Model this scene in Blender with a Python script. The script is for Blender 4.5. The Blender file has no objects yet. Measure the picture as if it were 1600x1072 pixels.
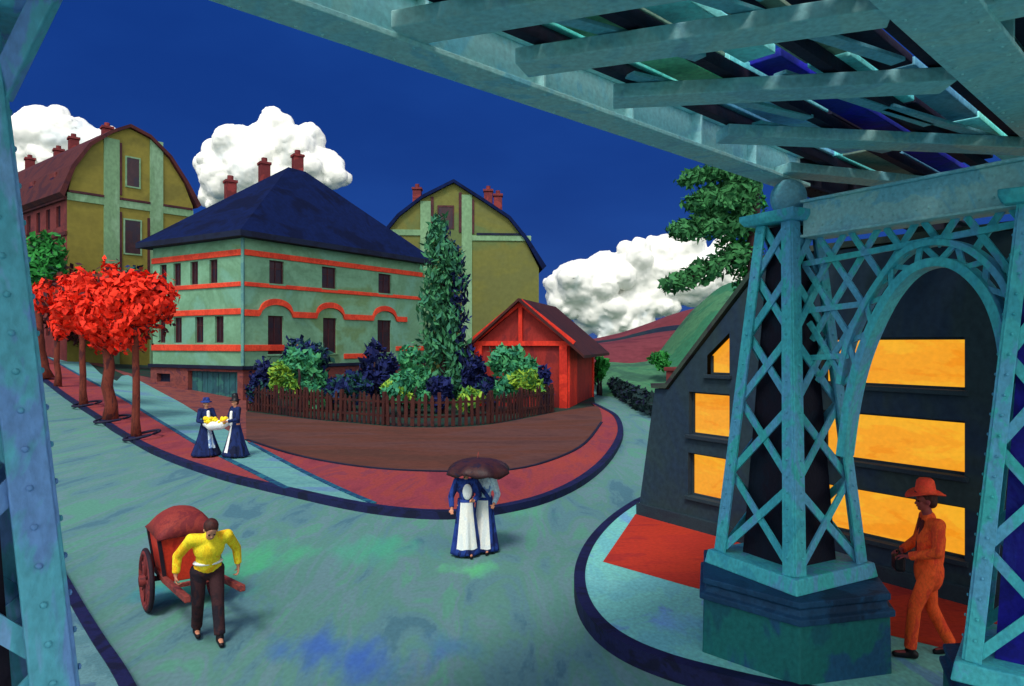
import bpy, bmesh, math, random
from mathutils import Vector, Matrix, noise

random.seed(7)
SC = bpy.context.scene
COL = SC.collection
PI = math.pi
R = math.radians
H = 3.6            # eye height of the camera above the street
F = 1100.0         # focal length in pixels of the 1600 px wide frame
HY = 536.0         # row of the horizon


# ------------------------------------------------------------------ helpers
def zg(x, y):
    """height of the terrain: flat, with the side street climbing to the left"""
    t = -x - 15.5
    if t < -3: return 0.0
    t = min(t, 55.0)
    return 0.1 * (math.log1p(math.exp(t * 1.2)) / 1.2)

def ground(px, py, lift=0.0):
    """where the sight line through a pixel of the photograph meets the terrain"""
    kx, kz = (px - 800) / F, (HY - py) / F
    lo, hi = 1.0, 300.0
    f = lambda d: (H + kz * d) - (zg(kx * d, d) + lift)
    if f(hi) > 0: return Vector((kx * hi, hi, zg(kx * hi, hi) + lift))
    for _ in range(50):
        m = (lo + hi) / 2
        if f(m) > 0: lo = m
        else: hi = m
    d = (lo + hi) / 2
    return Vector((kx * d, d, zg(kx * d, d) + lift))

def at(px, py, Y):
    return Vector(((px - 800) / F * Y, Y, H + (HY - py) / F * Y))

def lin(c):
    c /= 255.0
    return c / 12.92 if c <= .04045 else ((c + .055) / 1.055) ** 2.4

def L(rgb, g=1.0):
    return tuple(min(.95, lin(v) * g) for v in rgb) + (1,)

MATS = {}
def mat(name, cols, gain=1.0, scale=1.2, stretch=(1, 1, 1), rough=.75, bump=.25, grain=40, rot=(0, 0, 0),
        spec=.25, leaf=False, metal=0.0, emit=0.0, stains=(), sharp=.16, var=.16):
    """brushy oil-painted surface: broad strokes of several tones, fine grain, a little relief"""
    if name in MATS: return MATS[name]
    m = bpy.data.materials.new(name); m.use_nodes = True
    nt = m.node_tree; N = nt.nodes; Lk = nt.links
    b = N['Principled BSDF']
    b.inputs['Roughness'].default_value = rough
    b.inputs['Metallic'].default_value = metal
    b.inputs['Specular IOR Level'].default_value = spec
    tc = N.new('ShaderNodeTexCoord'); mp = N.new('ShaderNodeMapping')
    mp.inputs['Scale'].default_value = [scale * s for s in stretch]; mp.inputs['Rotation'].default_value = rot
    Lk.new(tc.outputs['Object'], mp.inputs['Vector'])
    n1 = N.new('ShaderNodeTexNoise'); n1.inputs['Scale'].default_value = 1.0
    n1.inputs['Detail'].default_value = 5; n1.inputs['Roughness'].default_value = .62; n1.inputs['Distortion'].default_value = .7
    Lk.new(mp.outputs[0], n1.inputs['Vector'])
    rp = N.new('ShaderNodeValToRGB'); cr = rp.color_ramp; cr.interpolation = 'LINEAR'
    k = len(cols)
    pos = []
    if k == 1: pos = [(.5, cols[0])]
    else:
        for i, c in enumerate(cols):
            a = .33 + .34 * i / k; e = .33 + .34 * (i + 1) / k
            w = (e - a) * sharp
            pos += [(a + w, c), (e - w, c)]
    while len(cr.elements) < len(pos): cr.elements.new(.5)
    for e, (p, c) in zip(cr.elements, pos): e.position = p
    for e, (p, c) in zip(cr.elements, pos): e.color = L(c, gain)
    if leaf:
        g = N.new('ShaderNodeNewGeometry')
        ad = N.new('ShaderNodeMath'); ad.operation = 'MULTIPLY_ADD'; ad.inputs[1].default_value = .34; ad.inputs[2].default_value = .33
        Lk.new(g.outputs['Random Per Island'], ad.inputs[0])
        mx = N.new('ShaderNodeMath'); mx.operation = 'MULTIPLY_ADD'; mx.inputs[1].default_value = .5
        hf = N.new('ShaderNodeMath'); hf.operation = 'MULTIPLY'; hf.inputs[1].default_value = .5
        Lk.new(ad.outputs[0], hf.inputs[0]); Lk.new(n1.outputs['Fac'], mx.inputs[0]); Lk.new(hf.outputs[0], mx.inputs[2])
        Lk.new(mx.outputs[0], rp.inputs[0])
    else:
        Lk.new(n1.outputs['Fac'], rp.inputs[0])
    out = rp.outputs[0]
    for (c, centre, rad, amount) in stains:
        d = N.new('ShaderNodeVectorMath'); d.operation = 'DISTANCE'; d.inputs[1].default_value = centre
        dn = N.new('ShaderNodeTexNoise'); dn.inputs['Scale'].default_value = 1.7; dn.inputs['Detail'].default_value = 4
        dm = N.new('ShaderNodeMapping'); dm.inputs['Scale'].default_value = (1.6, .5, 1); dm.inputs['Rotation'].default_value = (0, 0, .5)
        Lk.new(tc.outputs['Object'], dm.inputs[0]); Lk.new(dm.outputs[0], dn.inputs['Vector'])
        Lk.new(tc.outputs['Object'], d.inputs[0])
        s = N.new('ShaderNodeMath'); s.operation = 'MULTIPLY_ADD'; s.inputs[1].default_value = rad * 2.6
        Lk.new(dn.outputs['Fac'], s.inputs[0]); Lk.new(d.outputs['Value'], s.inputs[2])
        mr = N.new('ShaderNodeMapRange'); mr.inputs['From Min'].default_value = rad * 1.35; mr.inputs['From Max'].default_value = rad * 2.2
        mr.inputs['To Min'].default_value = amount; mr.inputs['To Max'].default_value = 0
        Lk.new(s.outputs[0], mr.inputs['Value'])
        mi = N.new('ShaderNodeMix'); mi.data_type = 'RGBA'
        Lk.new(mr.outputs[0], mi.inputs['Factor']); Lk.new(out, mi.inputs['A']); mi.inputs['B'].default_value = L(c, gain)
        out = mi.outputs['Result']
    n2 = N.new('ShaderNodeTexNoise'); n2.inputs['Scale'].default_value = grain; n2.inputs['Detail'].default_value = 3
    mp2 = N.new('ShaderNodeMapping'); mp2.inputs['Scale'].default_value = [.35 + .65 * min(1, s) for s in stretch]; mp2.inputs['Rotation'].default_value = rot
    Lk.new(tc.outputs['Object'], mp2.inputs[0]); Lk.new(mp2.outputs[0], n2.inputs['Vector'])
    hv = N.new('ShaderNodeMapRange'); hv.inputs['From Min'].default_value = .3; hv.inputs['From Max'].default_value = .7
    hv.inputs['To Min'].default_value = 1 - var; hv.inputs['To Max'].default_value = 1 + var
    Lk.new(n2.outputs['Fac'], hv.inputs['Value'])
    sc = N.new('ShaderNodeVectorMath'); sc.operation = 'SCALE'
    Lk.new(out, sc.inputs[0]); Lk.new(hv.outputs[0], sc.inputs['Scale'])
    Lk.new(sc.outputs[0], b.inputs['Base Color'])
    if bump:
        bp = N.new('ShaderNodeBump'); bp.inputs['Strength'].default_value = bump; bp.inputs['Distance'].default_value = .02
        Lk.new(n2.outputs['Fac'], bp.inputs['Height']); Lk.new(bp.outputs[0], b.inputs['Normal'])
    if emit:
        Lk.new(sc.outputs[0], b.inputs['Emission Color']); b.inputs['Emission Strength'].default_value = emit
        b.inputs['Base Color'].default_value = (.02, .02, .02, 1)
        for l in list(b.inputs['Base Color'].links): nt.links.remove(l)
    MATS[name] = m
    return m

WLOC = {}
def empty(name, loc, label, cat, group=None, rz=0.0):
    o = bpy.data.objects.new(name, None); COL.objects.link(o)
    o.location = loc; o.rotation_euler = (0, 0, rz); o.empty_display_size = .2
    o['label'] = label; o['category'] = cat
    if group: o['group'] = group
    WLOC[o.name] = Vector(loc)
    return o

def tag(o, label, cat, group=None, kind=None):
    o['label'] = label; o['category'] = cat
    if group: o['group'] = group
    if kind: o['kind'] = kind
    return o

class MB:
    """collects shapes into one mesh object"""
    def __init__(self): self.v, self.f, self.mi, self.cur = [], [], [], 0
    def add(self, vs, fs, mi=None):
        o = len(self.v); self.v += [Vector(p) for p in vs]
        for f in fs: self.f.append([i + o for i in f]); self.mi.append(self.cur if mi is None else mi)
        return self
    def box(self, c, s, rz=0.0, M=None):
        c = Vector(c); hx, hy, hz = s[0] / 2, s[1] / 2, s[2] / 2
        q = Matrix.Rotation(rz, 3, 'Z') if M is None else M
        vs = [c + q @ Vector((x, y, z)) for z in (-hz, hz) for x, y in ((-hx, -hy), (hx, -hy), (hx, hy), (-hx, hy))]
        return self.add(vs, [(3, 2, 1, 0), (4, 5, 6, 7), (0, 1, 5, 4), (1, 2, 6, 5), (2, 3, 7, 6), (3, 0, 4, 7)])
    def bar(self, p0, p1, w, t, n=(0, 0, 1), taper=1.0):
        """flat bar from p0 to p1, width w across, thickness t along n"""
        p0, p1 = Vector(p0), Vector(p1); d = (p1 - p0).normalized(); n = Vector(n)
        n = (n - d * n.dot(d)); n = n.normalized() if n.length > 1e-6 else d.orthogonal().normalized()
        s = d.cross(n)
        vs = []
        for p, k in ((p0, 1), (p1, taper)):
            vs += [p - s * w * k / 2 - n * t * k / 2, p + s * w * k / 2 - n * t * k / 2, p + s * w * k / 2 + n * t * k / 2, p - s * w * k / 2 + n * t * k / 2]
        return self.add(vs, [(3, 2, 1, 0), (4, 5, 6, 7), (0, 1, 5, 4), (1, 2, 6, 5), (2, 3, 7, 6), (3, 0, 4, 7)])
    def tube(self, pts, rad, n=10, cap=True):
        pts = [Vector(p) for p in pts]
        if not isinstance(rad, (list, tuple)): rad = [rad] * len(pts)
        rings = []
        ref = Vector((.31, .95, .07))
        for i, p in enumerate(pts):
            d = (pts[min(i + 1, len(pts) - 1)] - pts[max(i - 1, 0)]).normalized()
            a = d.cross(ref); a = a.normalized() if a.length > 1e-4 else d.orthogonal().normalized(); b = d.cross(a)
            rings.append([p + (a * math.cos(2 * PI * k / n) + b * math.sin(2 * PI * k / n)) * rad[i] for k in range(n)])
        vs = [p for r in rings for p in r]; fs = []
        for i in range(len(pts) - 1):
            for k in range(n):
                fs.append((i * n + k, i * n + (k + 1) % n, (i + 1) * n + (k + 1) % n, (i + 1) * n + k))
        if cap: fs += [tuple(reversed(range(n))), tuple((len(pts) - 1) * n + k for k in range(n))]
        return self.add(vs, fs)
    def ball(self, c, r, M=None, seg=14, ring=9):
        c = Vector(c); r = Vector((r, r, r)) if isinstance(r, (int, float)) else Vector(r)
        vs, fs = [], []
        tr = (lambda p: M @ p) if M is not None else (lambda p: p)
        vs.append(c + tr(Vector((0, 0, -r.z))))
        for i in range(1, ring):
            a = -PI / 2 + PI * i / ring
            for k in range(seg):
                t = 2 * PI * k / seg
                vs.append(c + tr(Vector((r.x * math.cos(a) * math.cos(t), r.y * math.cos(a) * math.sin(t), r.z * math.sin(a)))))
        vs.append(c + tr(Vector((0, 0, r.z))))
        for k in range(seg): fs.append((0, 1 + (k + 1) % seg, 1 + k))
        for i in range(ring - 2):
            for k in range(seg):
                a = 1 + i * seg + k; b_ = 1 + i * seg + (k + 1) % seg
                fs.append((a, b_, b_ + seg, a + seg))
        top = len(vs) - 1; o = 1 + (ring - 2) * seg
        for k in range(seg): fs.append((o + k, o + (k + 1) % seg, top))
        return self.add(vs, fs)
    def cap(self, p0, p1, r0, r1, seg=12):
        """tapered limb with round ends"""
        p0, p1 = Vector(p0), Vector(p1)
        self.tube([p0, p0.lerp(p1, .33), p0.lerp(p1, .67), p1], [r0, r0 + (r1 - r0) * .33, r0 + (r1 - r0) * .67, r1], seg)
        self.ball(p0, r0, seg=seg, ring=8); self.ball(p1, r1, seg=seg, ring=8)
        return self
    def lathe(self, prof, c=(0, 0, 0), n=28, fold=None, squash=1.0, close=True):
        c = Vector(c); vs, fs = [], []
        for j, (r, z) in enumerate(prof):
            for k in range(n):
                t = 2 * PI * k / n
                q = r * (fold(t, j / (len(prof) - 1)) if fold else 1)
                vs.append(c + Vector((q * math.cos(t), q * math.sin(t) * squash, z)))
        for j in range(len(prof) - 1):
            for k in range(n): fs.append((j * n + k, j * n + (k + 1) % n, (j + 1) * n + (k + 1) % n, (j + 1) * n + k))
        if close: fs += [tuple(reversed(range(n))), tuple((len(prof) - 1) * n + k for k in range(n))]
        return self.add(vs, fs)
    def prism(self, poly, ext):
        ext = Vector(ext); n = len(poly); p = [Vector(q) for q in poly]
        fs = [tuple(reversed(range(n))), tuple(range(n, 2 * n))]
        for k in range(n): fs.append((k, (k + 1) % n, n + (k + 1) % n, n + k))
        return self.add(p + [q + ext for q in p], fs)
    def build(self, name, m, parent=None, local=False, smooth=False, bevel=0.0, fix=True):
        off = Vector((0, 0, 0))
        if parent is not None and not local:
            q = parent
            while q.parent is not None: q = q.parent
            off = WLOC[q.name]
        me = bpy.data.meshes.new(name)
        me.from_pydata([v - off for v in self.v], [], self.f)
        for mm in (m if isinstance(m, (list, tuple)) else [m]): me.materials.append(mm)
        me.polygons.foreach_set('material_index', self.mi)
        if fix:
            bm = bmesh.new(); bm.from_mesh(me); bmesh.ops.recalc_face_normals(bm, faces=bm.faces); bm.to_mesh(me); bm.free()
        if smooth: me.polygons.foreach_set('use_smooth', [True] * len(me.polygons))
        me.update()
        o = bpy.data.objects.new(name, me); COL.objects.link(o)
        if parent is not None: o.parent = parent
        if bevel:
            b = o.modifiers.new('bevel', 'BEVEL'); b.width = bevel; b.segments = 2; b.limit_method = 'ANGLE'
        return o
    def organic(self, name, m, parent=None, voxel=.012, it=4, local=True):
        """fuse the collected shapes into one continuous skin"""
        o = self.build(name, m, parent, local=local)
        rm = o.modifiers.new('r', 'REMESH'); rm.mode = 'VOXEL'; rm.voxel_size = voxel
        sm = o.modifiers.new('s', 'SMOOTH'); sm.factor = .5; sm.iterations = it
        dg = bpy.context.evaluated_depsgraph_get()
        me = bpy.data.meshes.new_from_object(o.evaluated_get(dg))
        o.modifiers.clear(); old = o.data; o.data = me; bpy.data.meshes.remove(old)
        if not me.materials: me.materials.append(m)
        me.polygons.foreach_set('use_smooth', [True] * len(me.polygons)); me.name = name
        return o

def sheet(name, poly, m, lift, label=None, res=0.0, base=True):
    """ground sheet over a polygon of (x, y) following the terrain, cut into strips so that it can bend"""
    bm = bmesh.new()
    vs = [bm.verts.new((p[0], p[1], 0)) for p in poly]
    bm.faces.new(vs)
    if res:
        xs = [p[0] for p in poly]; ys = [p[1] for p in poly]
        x = math.floor(min(xs) / res) * res
        while x < max(xs):
            if -84 < x < -11:
                bmesh.ops.bisect_plane(bm, geom=bm.verts[:] + bm.edges[:] + bm.faces[:], plane_co=(x, 0, 0), plane_no=(1, 0, 0))
            x += res
    bmesh.ops.triangulate(bm, faces=bm.faces[:])
    for v in bm.verts: v.co.z = zg(v.co.x, v.co.y) + lift
    bmesh.ops.recalc_face_normals(bm, faces=bm.faces)
    if sum(f.normal.z for f in bm.faces) < 0: bmesh.ops.reverse_faces(bm, faces=bm.faces)
    me = bpy.data.meshes.new(name); bm.to_mesh(me); bm.free(); me.materials.append(m)
    o = bpy.data.objects.new(name, me); COL.objects.link(o); o['kind'] = 'structure'
    if label: o['label'] = label
    return o

def smoothline(pts, n=6):
    """Catmull-Rom through the points"""
    P = [Vector(p) for p in pts]; out = []
    for i in range(len(P) - 1):
        a, b, c, d = P[max(i - 1, 0)], P[i], P[i + 1], P[min(i + 2, len(P) - 1)]
        for k in range(n):
            t = k / n
            out.append(.5 * ((2 * b) + (c - a) * t + (2 * a - 5 * b + 4 * c - d) * t * t + (3 * b - a - 3 * c + d) * t ** 3))
    out.append(P[-1])
    return out

# ------------------------------------------------------------------ materials
street_stains = [
    ((58, 160, 120), tuple(ground(310, 915)), 1.1, .9), ((70, 165, 115), tuple(ground(400, 870)), 1.2, .8),
    ((66, 160, 125), tuple(ground(590, 860)), 1.2, .7), ((60, 100, 165), tuple(ground(500, 1010)), .65, .95),
    ((58, 98, 165), tuple(ground(585, 1040)), .75, .95), ((62, 110, 165), tuple(ground(700, 1010)), .5, .5),
    ((88, 190, 120), tuple(ground(730, 890)), .5, .75), ((52, 110, 150), tuple(ground(240, 930)), .5, .6),
    ((80, 170, 120), tuple(ground(820, 800)), .8, .45),
]
M_street = mat('street_paint', [(70, 112, 124), (84, 126, 132), (84, 132, 122), (94, 130, 134), (84, 140, 122)], 1.1, .7, (1.7, .4, 1), .85, .15, 18, (0, 0, .6), sharp=.3, var=.1, stains=street_stains)
M_ground = mat('field_green', [(34, 80, 62), (44, 96, 66), (28, 70, 60)], .9, .25, (1, 1, 1), .95, .3, 6)
M_garden = mat('garden_soil', [(30, 44, 50), (24, 60, 48), (50, 40, 44)], .9, .5, (1, 1, 1), .95, .3, 10)
M_rose = mat('rose_paving', [(136, 54, 66), (148, 60, 70), (156, 64, 62), (138, 60, 72)], .86, .55, (1.6, .5, 1), .85, .25, 16, (0, 0, -.3),
             stains=[((170, 68, 54), tuple(ground(880, 725)), 2.2, .7), ((168, 84, 80), tuple(ground(330, 720)), 1.6, .5)])
M_path = mat('pale_blue_paving', [(98, 158, 160), (106, 168, 164), (100, 144, 176)], .86, .5, (.5, 1.6, 1), .8, .25, 16, (0, 0, .6))
M_verge = mat('bare_earth', [(88, 54, 44), (98, 56, 44), (98, 62, 56), (84, 52, 48)], .85, .3, (.35, 1.3, 1), .95, .35, 9, sharp=.45)
M_kerb = mat('navy_kerb', [(18, 24, 62), (24, 30, 76), (16, 22, 52)], .9, 1.2, (1, 1, 1), .7, .25, 20)
M_corner = mat('corner_paving', [(92, 158, 162), (98, 166, 160), (92, 142, 172)], 1.5, .8, (1.4, .5, 1), .8, .25, 20, (0, 0, -.5),
               stains=[((100, 140, 200), tuple(ground(1060, 1000)), .45, .8), ((120, 185, 175), tuple(ground(960, 930)), .5, .6)])
M_redpave = mat('red_paving', [(180, 50, 36), (188, 54, 34), (170, 46, 38)], .95, .8, (.6, 1.6, 1), .8, .2, 20)
M_steel = mat('grey_teal_steel', [(84, 120, 130), (94, 130, 134), (102, 132, 132), (82, 124, 134)], 2.9, .7, (1, 1, 1), .6, .3, 26, var=.14)
M_teal = mat('teal_steel', [(50, 134, 146), (56, 144, 150), (70, 130, 156), (50, 142, 142)], 1.9, 1.6, (1, 1, .5), .55, .3, 30)
M_teal2 = mat('light_teal_steel', [(84, 140, 160), (96, 146, 160), (84, 150, 160)], 1.6, 1.4, (1, 1, 1), .55, .3, 30)
M_leftsteel = mat('pale_blue_steel', [(84, 146, 176), (92, 130, 180), (78, 150, 168), (108, 150, 190)], 1.4, 1.8, (1, 1, .35), .55, .3, 30)
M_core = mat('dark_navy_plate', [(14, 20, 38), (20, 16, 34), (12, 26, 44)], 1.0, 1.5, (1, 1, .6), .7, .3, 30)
M_corebl = mat('ultramarine_plate', [(18, 18, 130), (14, 16, 110), (20, 30, 120)], 1.4, 1.5, (1, 1, .6), .7, .3, 30)
M_pedes = mat('dark_teal_stone', [(15, 66, 76), (16, 78, 78), (20, 60, 88)], 1.9, .7, (1, 1, .7), .7, .4, 24)
M_pedtrim = mat('navy_moulding', [(14, 46, 72), (18, 54, 82), (12, 36, 58)], 1.7, 1.2, (1, 1, 1), .7, .3, 24)

M_vleft = mat('villa_plaster', [(98, 144, 124), (92, 132, 104), (104, 148, 120), (96, 128, 90)], 1.3, .16, (1, 1, 1.5), .9, .12, 5, sharp=.4, var=.08)
M_band = mat('coral_band', [(190, 58, 38), (204, 66, 42), (184, 54, 36)], 1.25, .5, (1, 1, 1), .8, .25, 9)
M_roof = mat('blue_black_roof', [(8, 22, 60), (10, 26, 70), (8, 18, 50)], .95, .3, (1, 1, 1), .85, .15, 4, sharp=.4, spec=.1)
M_soffit = mat('dark_navy_trim', [(12, 18, 40), (16, 26, 50)], 1.2, .6)
M_glass = mat('plum_glass', [(50, 26, 34), (42, 20, 30), (30, 20, 38)], 1.3, .8, rough=.35, spec=.35, bump=.1)
M_frame = mat('plum_frame', [(72, 38, 42), (60, 30, 38)], 1.2, 1.0)
M_base = mat('plum_brick', [(90, 48, 48), (104, 54, 50), (78, 42, 50)], 1.5, .7, (1, 1, 2), .85, .4, 9)
M_gate = mat('teal_gate', [(34, 78, 84), (30, 66, 76), (40, 88, 84)], 1.5, .7)
M_chim = mat('plum_chimney', [(94, 36, 38), (84, 30, 34), (110, 40, 40)], 1.5, .8)
M_tan = mat('olive_tan_plaster', [(118, 110, 50), (124, 116, 52), (110, 104, 50)], 1.15, .14, (1, 1, 1.5), .9, .12, 3, sharp=.4, var=.08)
M_tan2 = mat('olive_green_plaster', [(104, 108, 62), (110, 112, 58), (94, 112, 68)], .95, .14, (1, 1, 1.5), .9, .12, 3, sharp=.4, var=.08)
M_pil = mat('sage_pilaster', [(104, 138, 104), (98, 130, 98), (110, 142, 112)], 1.35, .25, (1, 1, .4), .85, .25, 5)
M_plum = mat('plum_red_wall', [(92, 40, 40), (102, 44, 44), (84, 36, 40)], 1.2, .3, (1, 1, 1), .85, .3, 5)
M_plumroof = mat('dark_plum_roof', [(66, 28, 32), (76, 34, 34), (58, 26, 34)], 1.1, .4)
M_shedred = mat('vermilion_timber', [(178, 40, 26), (190, 46, 30), (166, 36, 26)], 1.3, .6, (1, 1, .5), .75, .25, 10)
M_shedwall = mat('dark_red_boards', [(120, 34, 32), (132, 38, 34), (108, 32, 34)], 1.2, .7, (1, 1, .4), .8, .25, 10)
M_shedroof = mat('brown_plum_roof', [(56, 24, 26), (64, 28, 28), (48, 22, 28)], 1.0, .5)
M_picket = mat('brown_picket', [(64, 30, 30), (74, 36, 32), (50, 27, 32)], .85, 1.5, (1, 1, .4))
M_facade = mat('slate_navy_plaster', [(32, 50, 58), (36, 54, 60), (30, 48, 66), (40, 56, 58)], 1.25, .3, (1, 1, .8), .85, .3, 12, sharp=.45)
M_facadetrim = mat('dark_slate', [(28, 40, 50), (30, 46, 54)], 1.5, .8)
M_gableroof = mat('olive_slate_roof', [(48, 66, 58), (58, 70, 62), (54, 50, 58)], 1.0, .8)
M_lit = mat('lamplit_window', [(244, 150, 22), (248, 164, 34), (250, 178, 40)], 1.0, 1.1, (.6, .6, 1.6), .6, .0, 18, emit=.95, var=.05)

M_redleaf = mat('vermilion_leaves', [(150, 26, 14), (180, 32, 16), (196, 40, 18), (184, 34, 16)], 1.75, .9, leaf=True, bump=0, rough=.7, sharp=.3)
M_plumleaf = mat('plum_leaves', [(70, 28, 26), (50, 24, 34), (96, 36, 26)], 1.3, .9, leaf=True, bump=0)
M_greenleaf = mat('green_leaves', [(30, 88, 70), (42, 110, 80), (56, 122, 76), (48, 114, 82)], 1.5, .9, leaf=True, bump=0, rough=.7)
M_limeleaf = mat('lime_leaves', [(46, 104, 60), (84, 132, 52), (128, 160, 50), (60, 118, 66)], 1.3, .9, leaf=True, bump=0, rough=.7)
M_darkleaf = mat('blue_dark_leaves', [(18, 24, 70), (20, 34, 80), (24, 66, 60), (16, 28, 60)], 1.5, .9, leaf=True, bump=0, rough=.8)
M_shadeleaf = mat('shade_blue_leaves', [(18, 24, 72), (22, 34, 92), (18, 30, 62)], 1.0, .9, leaf=True, bump=0, rough=.8)  # blue shade of bushes and poplar, put into the leaf colour
M_pineleaf = mat('pine_needles', [(30, 72, 44), (42, 96, 54), (50, 108, 60), (46, 100, 62)], 1.3, .9, leaf=True, bump=0, rough=.75)
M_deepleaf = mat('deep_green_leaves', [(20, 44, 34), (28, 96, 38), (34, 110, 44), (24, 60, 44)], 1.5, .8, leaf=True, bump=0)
M_poplar = mat('poplar_leaves', [(30, 80, 68), (42, 98, 74), (52, 110, 72), (46, 102, 70)], 1.3, .9, leaf=True, bump=0)
M_trunk = mat('plum_bark', [(78, 34, 28), (94, 42, 32), (60, 28, 30)], 1.4, 3, (1, 1, .3), .9, .5, 14)
M_darkbark = mat('dark_bark', [(36, 28, 36), (50, 32, 34)], 1.4, 3, (1, 1, .3), .9, .5, 14)
M_ring = mat('dark_iron', [(20, 24, 48), (30, 28, 50)], 1.2, 3)
M_cloud = mat('cloud_white', [(228, 234, 234), (238, 238, 232), (236, 236, 230)], 1.0, .03, rough=1, bump=0, spec=0, var=.04, grain=.2, sharp=.4)
M_hill = mat('plum_hill', [(104, 44, 52), (112, 50, 58), (94, 38, 50)], 1.0, .06, rough=.95, grain=1)
M_bank = mat('bank_grass', [(40, 96, 70), (58, 104, 74), (46, 84, 66)], 1.3, .2, (1, 1, 1), .95, .3, 3)
M_navyhill = mat('dark_wood', [(16, 28, 46), (20, 40, 48)], 1.2, .1, rough=.95, grain=1)
M_hedge = mat('dark_hedge_leaves', [(12, 26, 34), (16, 40, 40), (18, 22, 50)], 1.3, .8, leaf=True, bump=0)

M_skin = mat('skin', [(200, 140, 110), (190, 128, 100)], 1.1, 6, rough=.55, bump=.05, var=.05)
M_skindark = mat('sunburnt_skin', [(140, 66, 60), (128, 54, 60)], 1.2, 6, rough=.55, bump=.05, var=.05)
M_yellow = mat('yellow_shirt', [(236, 190, 30), (244, 204, 40), (226, 172, 26)], 1.25, 5, (1, 1, .5), .8, .3, 60)
M_trouser = mat('brown_black_cloth', [(40, 26, 32), (52, 30, 34), (30, 24, 34)], 1.3, 5, (1, 1, .5), .85, .3, 60)
M_hair = mat('dark_hair', [(58, 30, 28), (72, 36, 30)], 1.2, 14, rough=.6)
M_white = mat('white_cloth', [(226, 228, 222), (214, 222, 224)], 1.15, 5, (1, 1, .4), .85, .3, 50, var=.07)
M_navy = mat('navy_cloth', [(22, 42, 108), (28, 54, 122), (16, 28, 76)], 1.4, 5, (1, 1, .4), .8, .3, 50)
M_coat = mat('dark_navy_coat', [(16, 32, 78), (20, 40, 92), (12, 22, 54)], 1.0, 5, (1, 1, .4), .85, .3, 50)
M_bluew = mat('pale_blue_cloth', [(150, 180, 204), (180, 204, 214), (90, 126, 180)], 1.2, 8, (1, 1, .4), .85, .3, 50)
M_parasol = mat('brown_black_silk', [(44, 26, 32), (56, 30, 32), (30, 24, 42)], 1.3, 4, rough=.5)
M_orange = mat('orange_red_cloth', [(190, 64, 30), (200, 72, 30), (182, 54, 30)], 1.7, 5, (1, 1, .4), .8, .3, 50)
M_hatred = mat('rust_red_felt', [(190, 52, 36), (204, 62, 38)], 1.9, 5)
M_black = mat('black_leather', [(18, 18, 26), (26, 20, 26)], 1.0, 6, rough=.4)
M_cartred = mat('vermilion_cart', [(190, 48, 30), (200, 54, 32), (180, 42, 30)], 1.15, 2, (1, 1, .6), .6, .2, 30)
M_cover = mat('dark_red_cover', [(120, 42, 40), (130, 48, 42), (108, 36, 40)], 1.2, 2, rough=.7)
M_wood = mat('red_brown_wood', [(104, 46, 42), (120, 52, 46), (86, 38, 40)], 1.3, 4, (.4, 1, 1), .7, .3, 30)
M_wheel = mat('brown_wheel', [(92, 34, 36), (106, 40, 40), (74, 30, 36)], 1.3, 4)
M_tyre = mat('dark_tyre', [(30, 22, 34), (38, 24, 34)], 1.2, 5)
M_eye = mat('dark_eye', [(20, 16, 20)], 1, 5, rough=.2, bump=0)
M_lip = mat('lip', [(150, 50, 50)], 1, 5, rough=.5, bump=0)

PLANK = [mat('plank_teal', [(70, 140, 140), (84, 158, 150)], 3.6, 1.2, (1, 1, 1), .8, .3, 20),
         mat('plank_periwinkle', [(88, 132, 190), (78, 118, 176)], 3.4, 1.2, (1, 1, 1), .8, .3, 20),
         mat('plank_olive', [(66, 84, 78), (80, 96, 84)], 3.6, 1.2, (1, 1, 1), .8, .3, 20),
         mat('plank_sage', [(80, 130, 104), (90, 140, 110)], 3.4, 1.2, (1, 1, 1), .8, .3, 20),
         mat('plank_dark', [(30, 24, 40), (22, 26, 44)], 1.8, 1.2, (1, 1, 1), .8, .3, 20),
         mat('plank_ultramarine', [(20, 20, 110), (16, 24, 90)], 3.0, 1.2, (1, 1, 1), .8, .3, 20),
         mat('plank_green', [(50, 134, 84), (60, 148, 96)], 3.2, 1.2, (1, 1, 1), .8, .3, 20),
         mat('plank_slate', [(60, 100, 116), (54, 92, 110)], 3.4, 1.2, (1, 1, 1), .8, .3, 20)]

# ------------------------------------------------------------------ ground, street, pavements
def xy(px, py, lift=0.0):
    p = ground(px, py, lift); return (p.x, p.y)

sheet('ground', [(-400, -60), (400, -60), (400, 420), (-400, 420)], M_ground, -.03, res=4)
sheet('street', [(-75, -14), (24, -14), (24, 20), (14, 40), (11, 95), (6, 95), (-75, 75)], M_street, 0.0, res=4)

KH = .14
kerb_px = [(20, 572), (60, 592), (100, 622), (160, 663), (240, 711), (330, 745), (400, 764), (460, 778), (540, 796), (620, 808), (700, 812), (780, 804),
           (860, 784), (920, 753), (958, 716), (974, 680), (966, 655), (948, 643), (930, 634)]
kl = smoothline([(*xy(a, b), 0) for a, b in kerb_px], 4)
kpoly = [(p.x, p.y) for p in kl]
far = [(7.0, 62), (7.4, 92), (-80, 92), (kpoly[0][0] - 8, kpoly[0][1] + 6)]
sheet('garden_ground', kpoly + far, M_garden, KH - .06, res=4)
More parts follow.
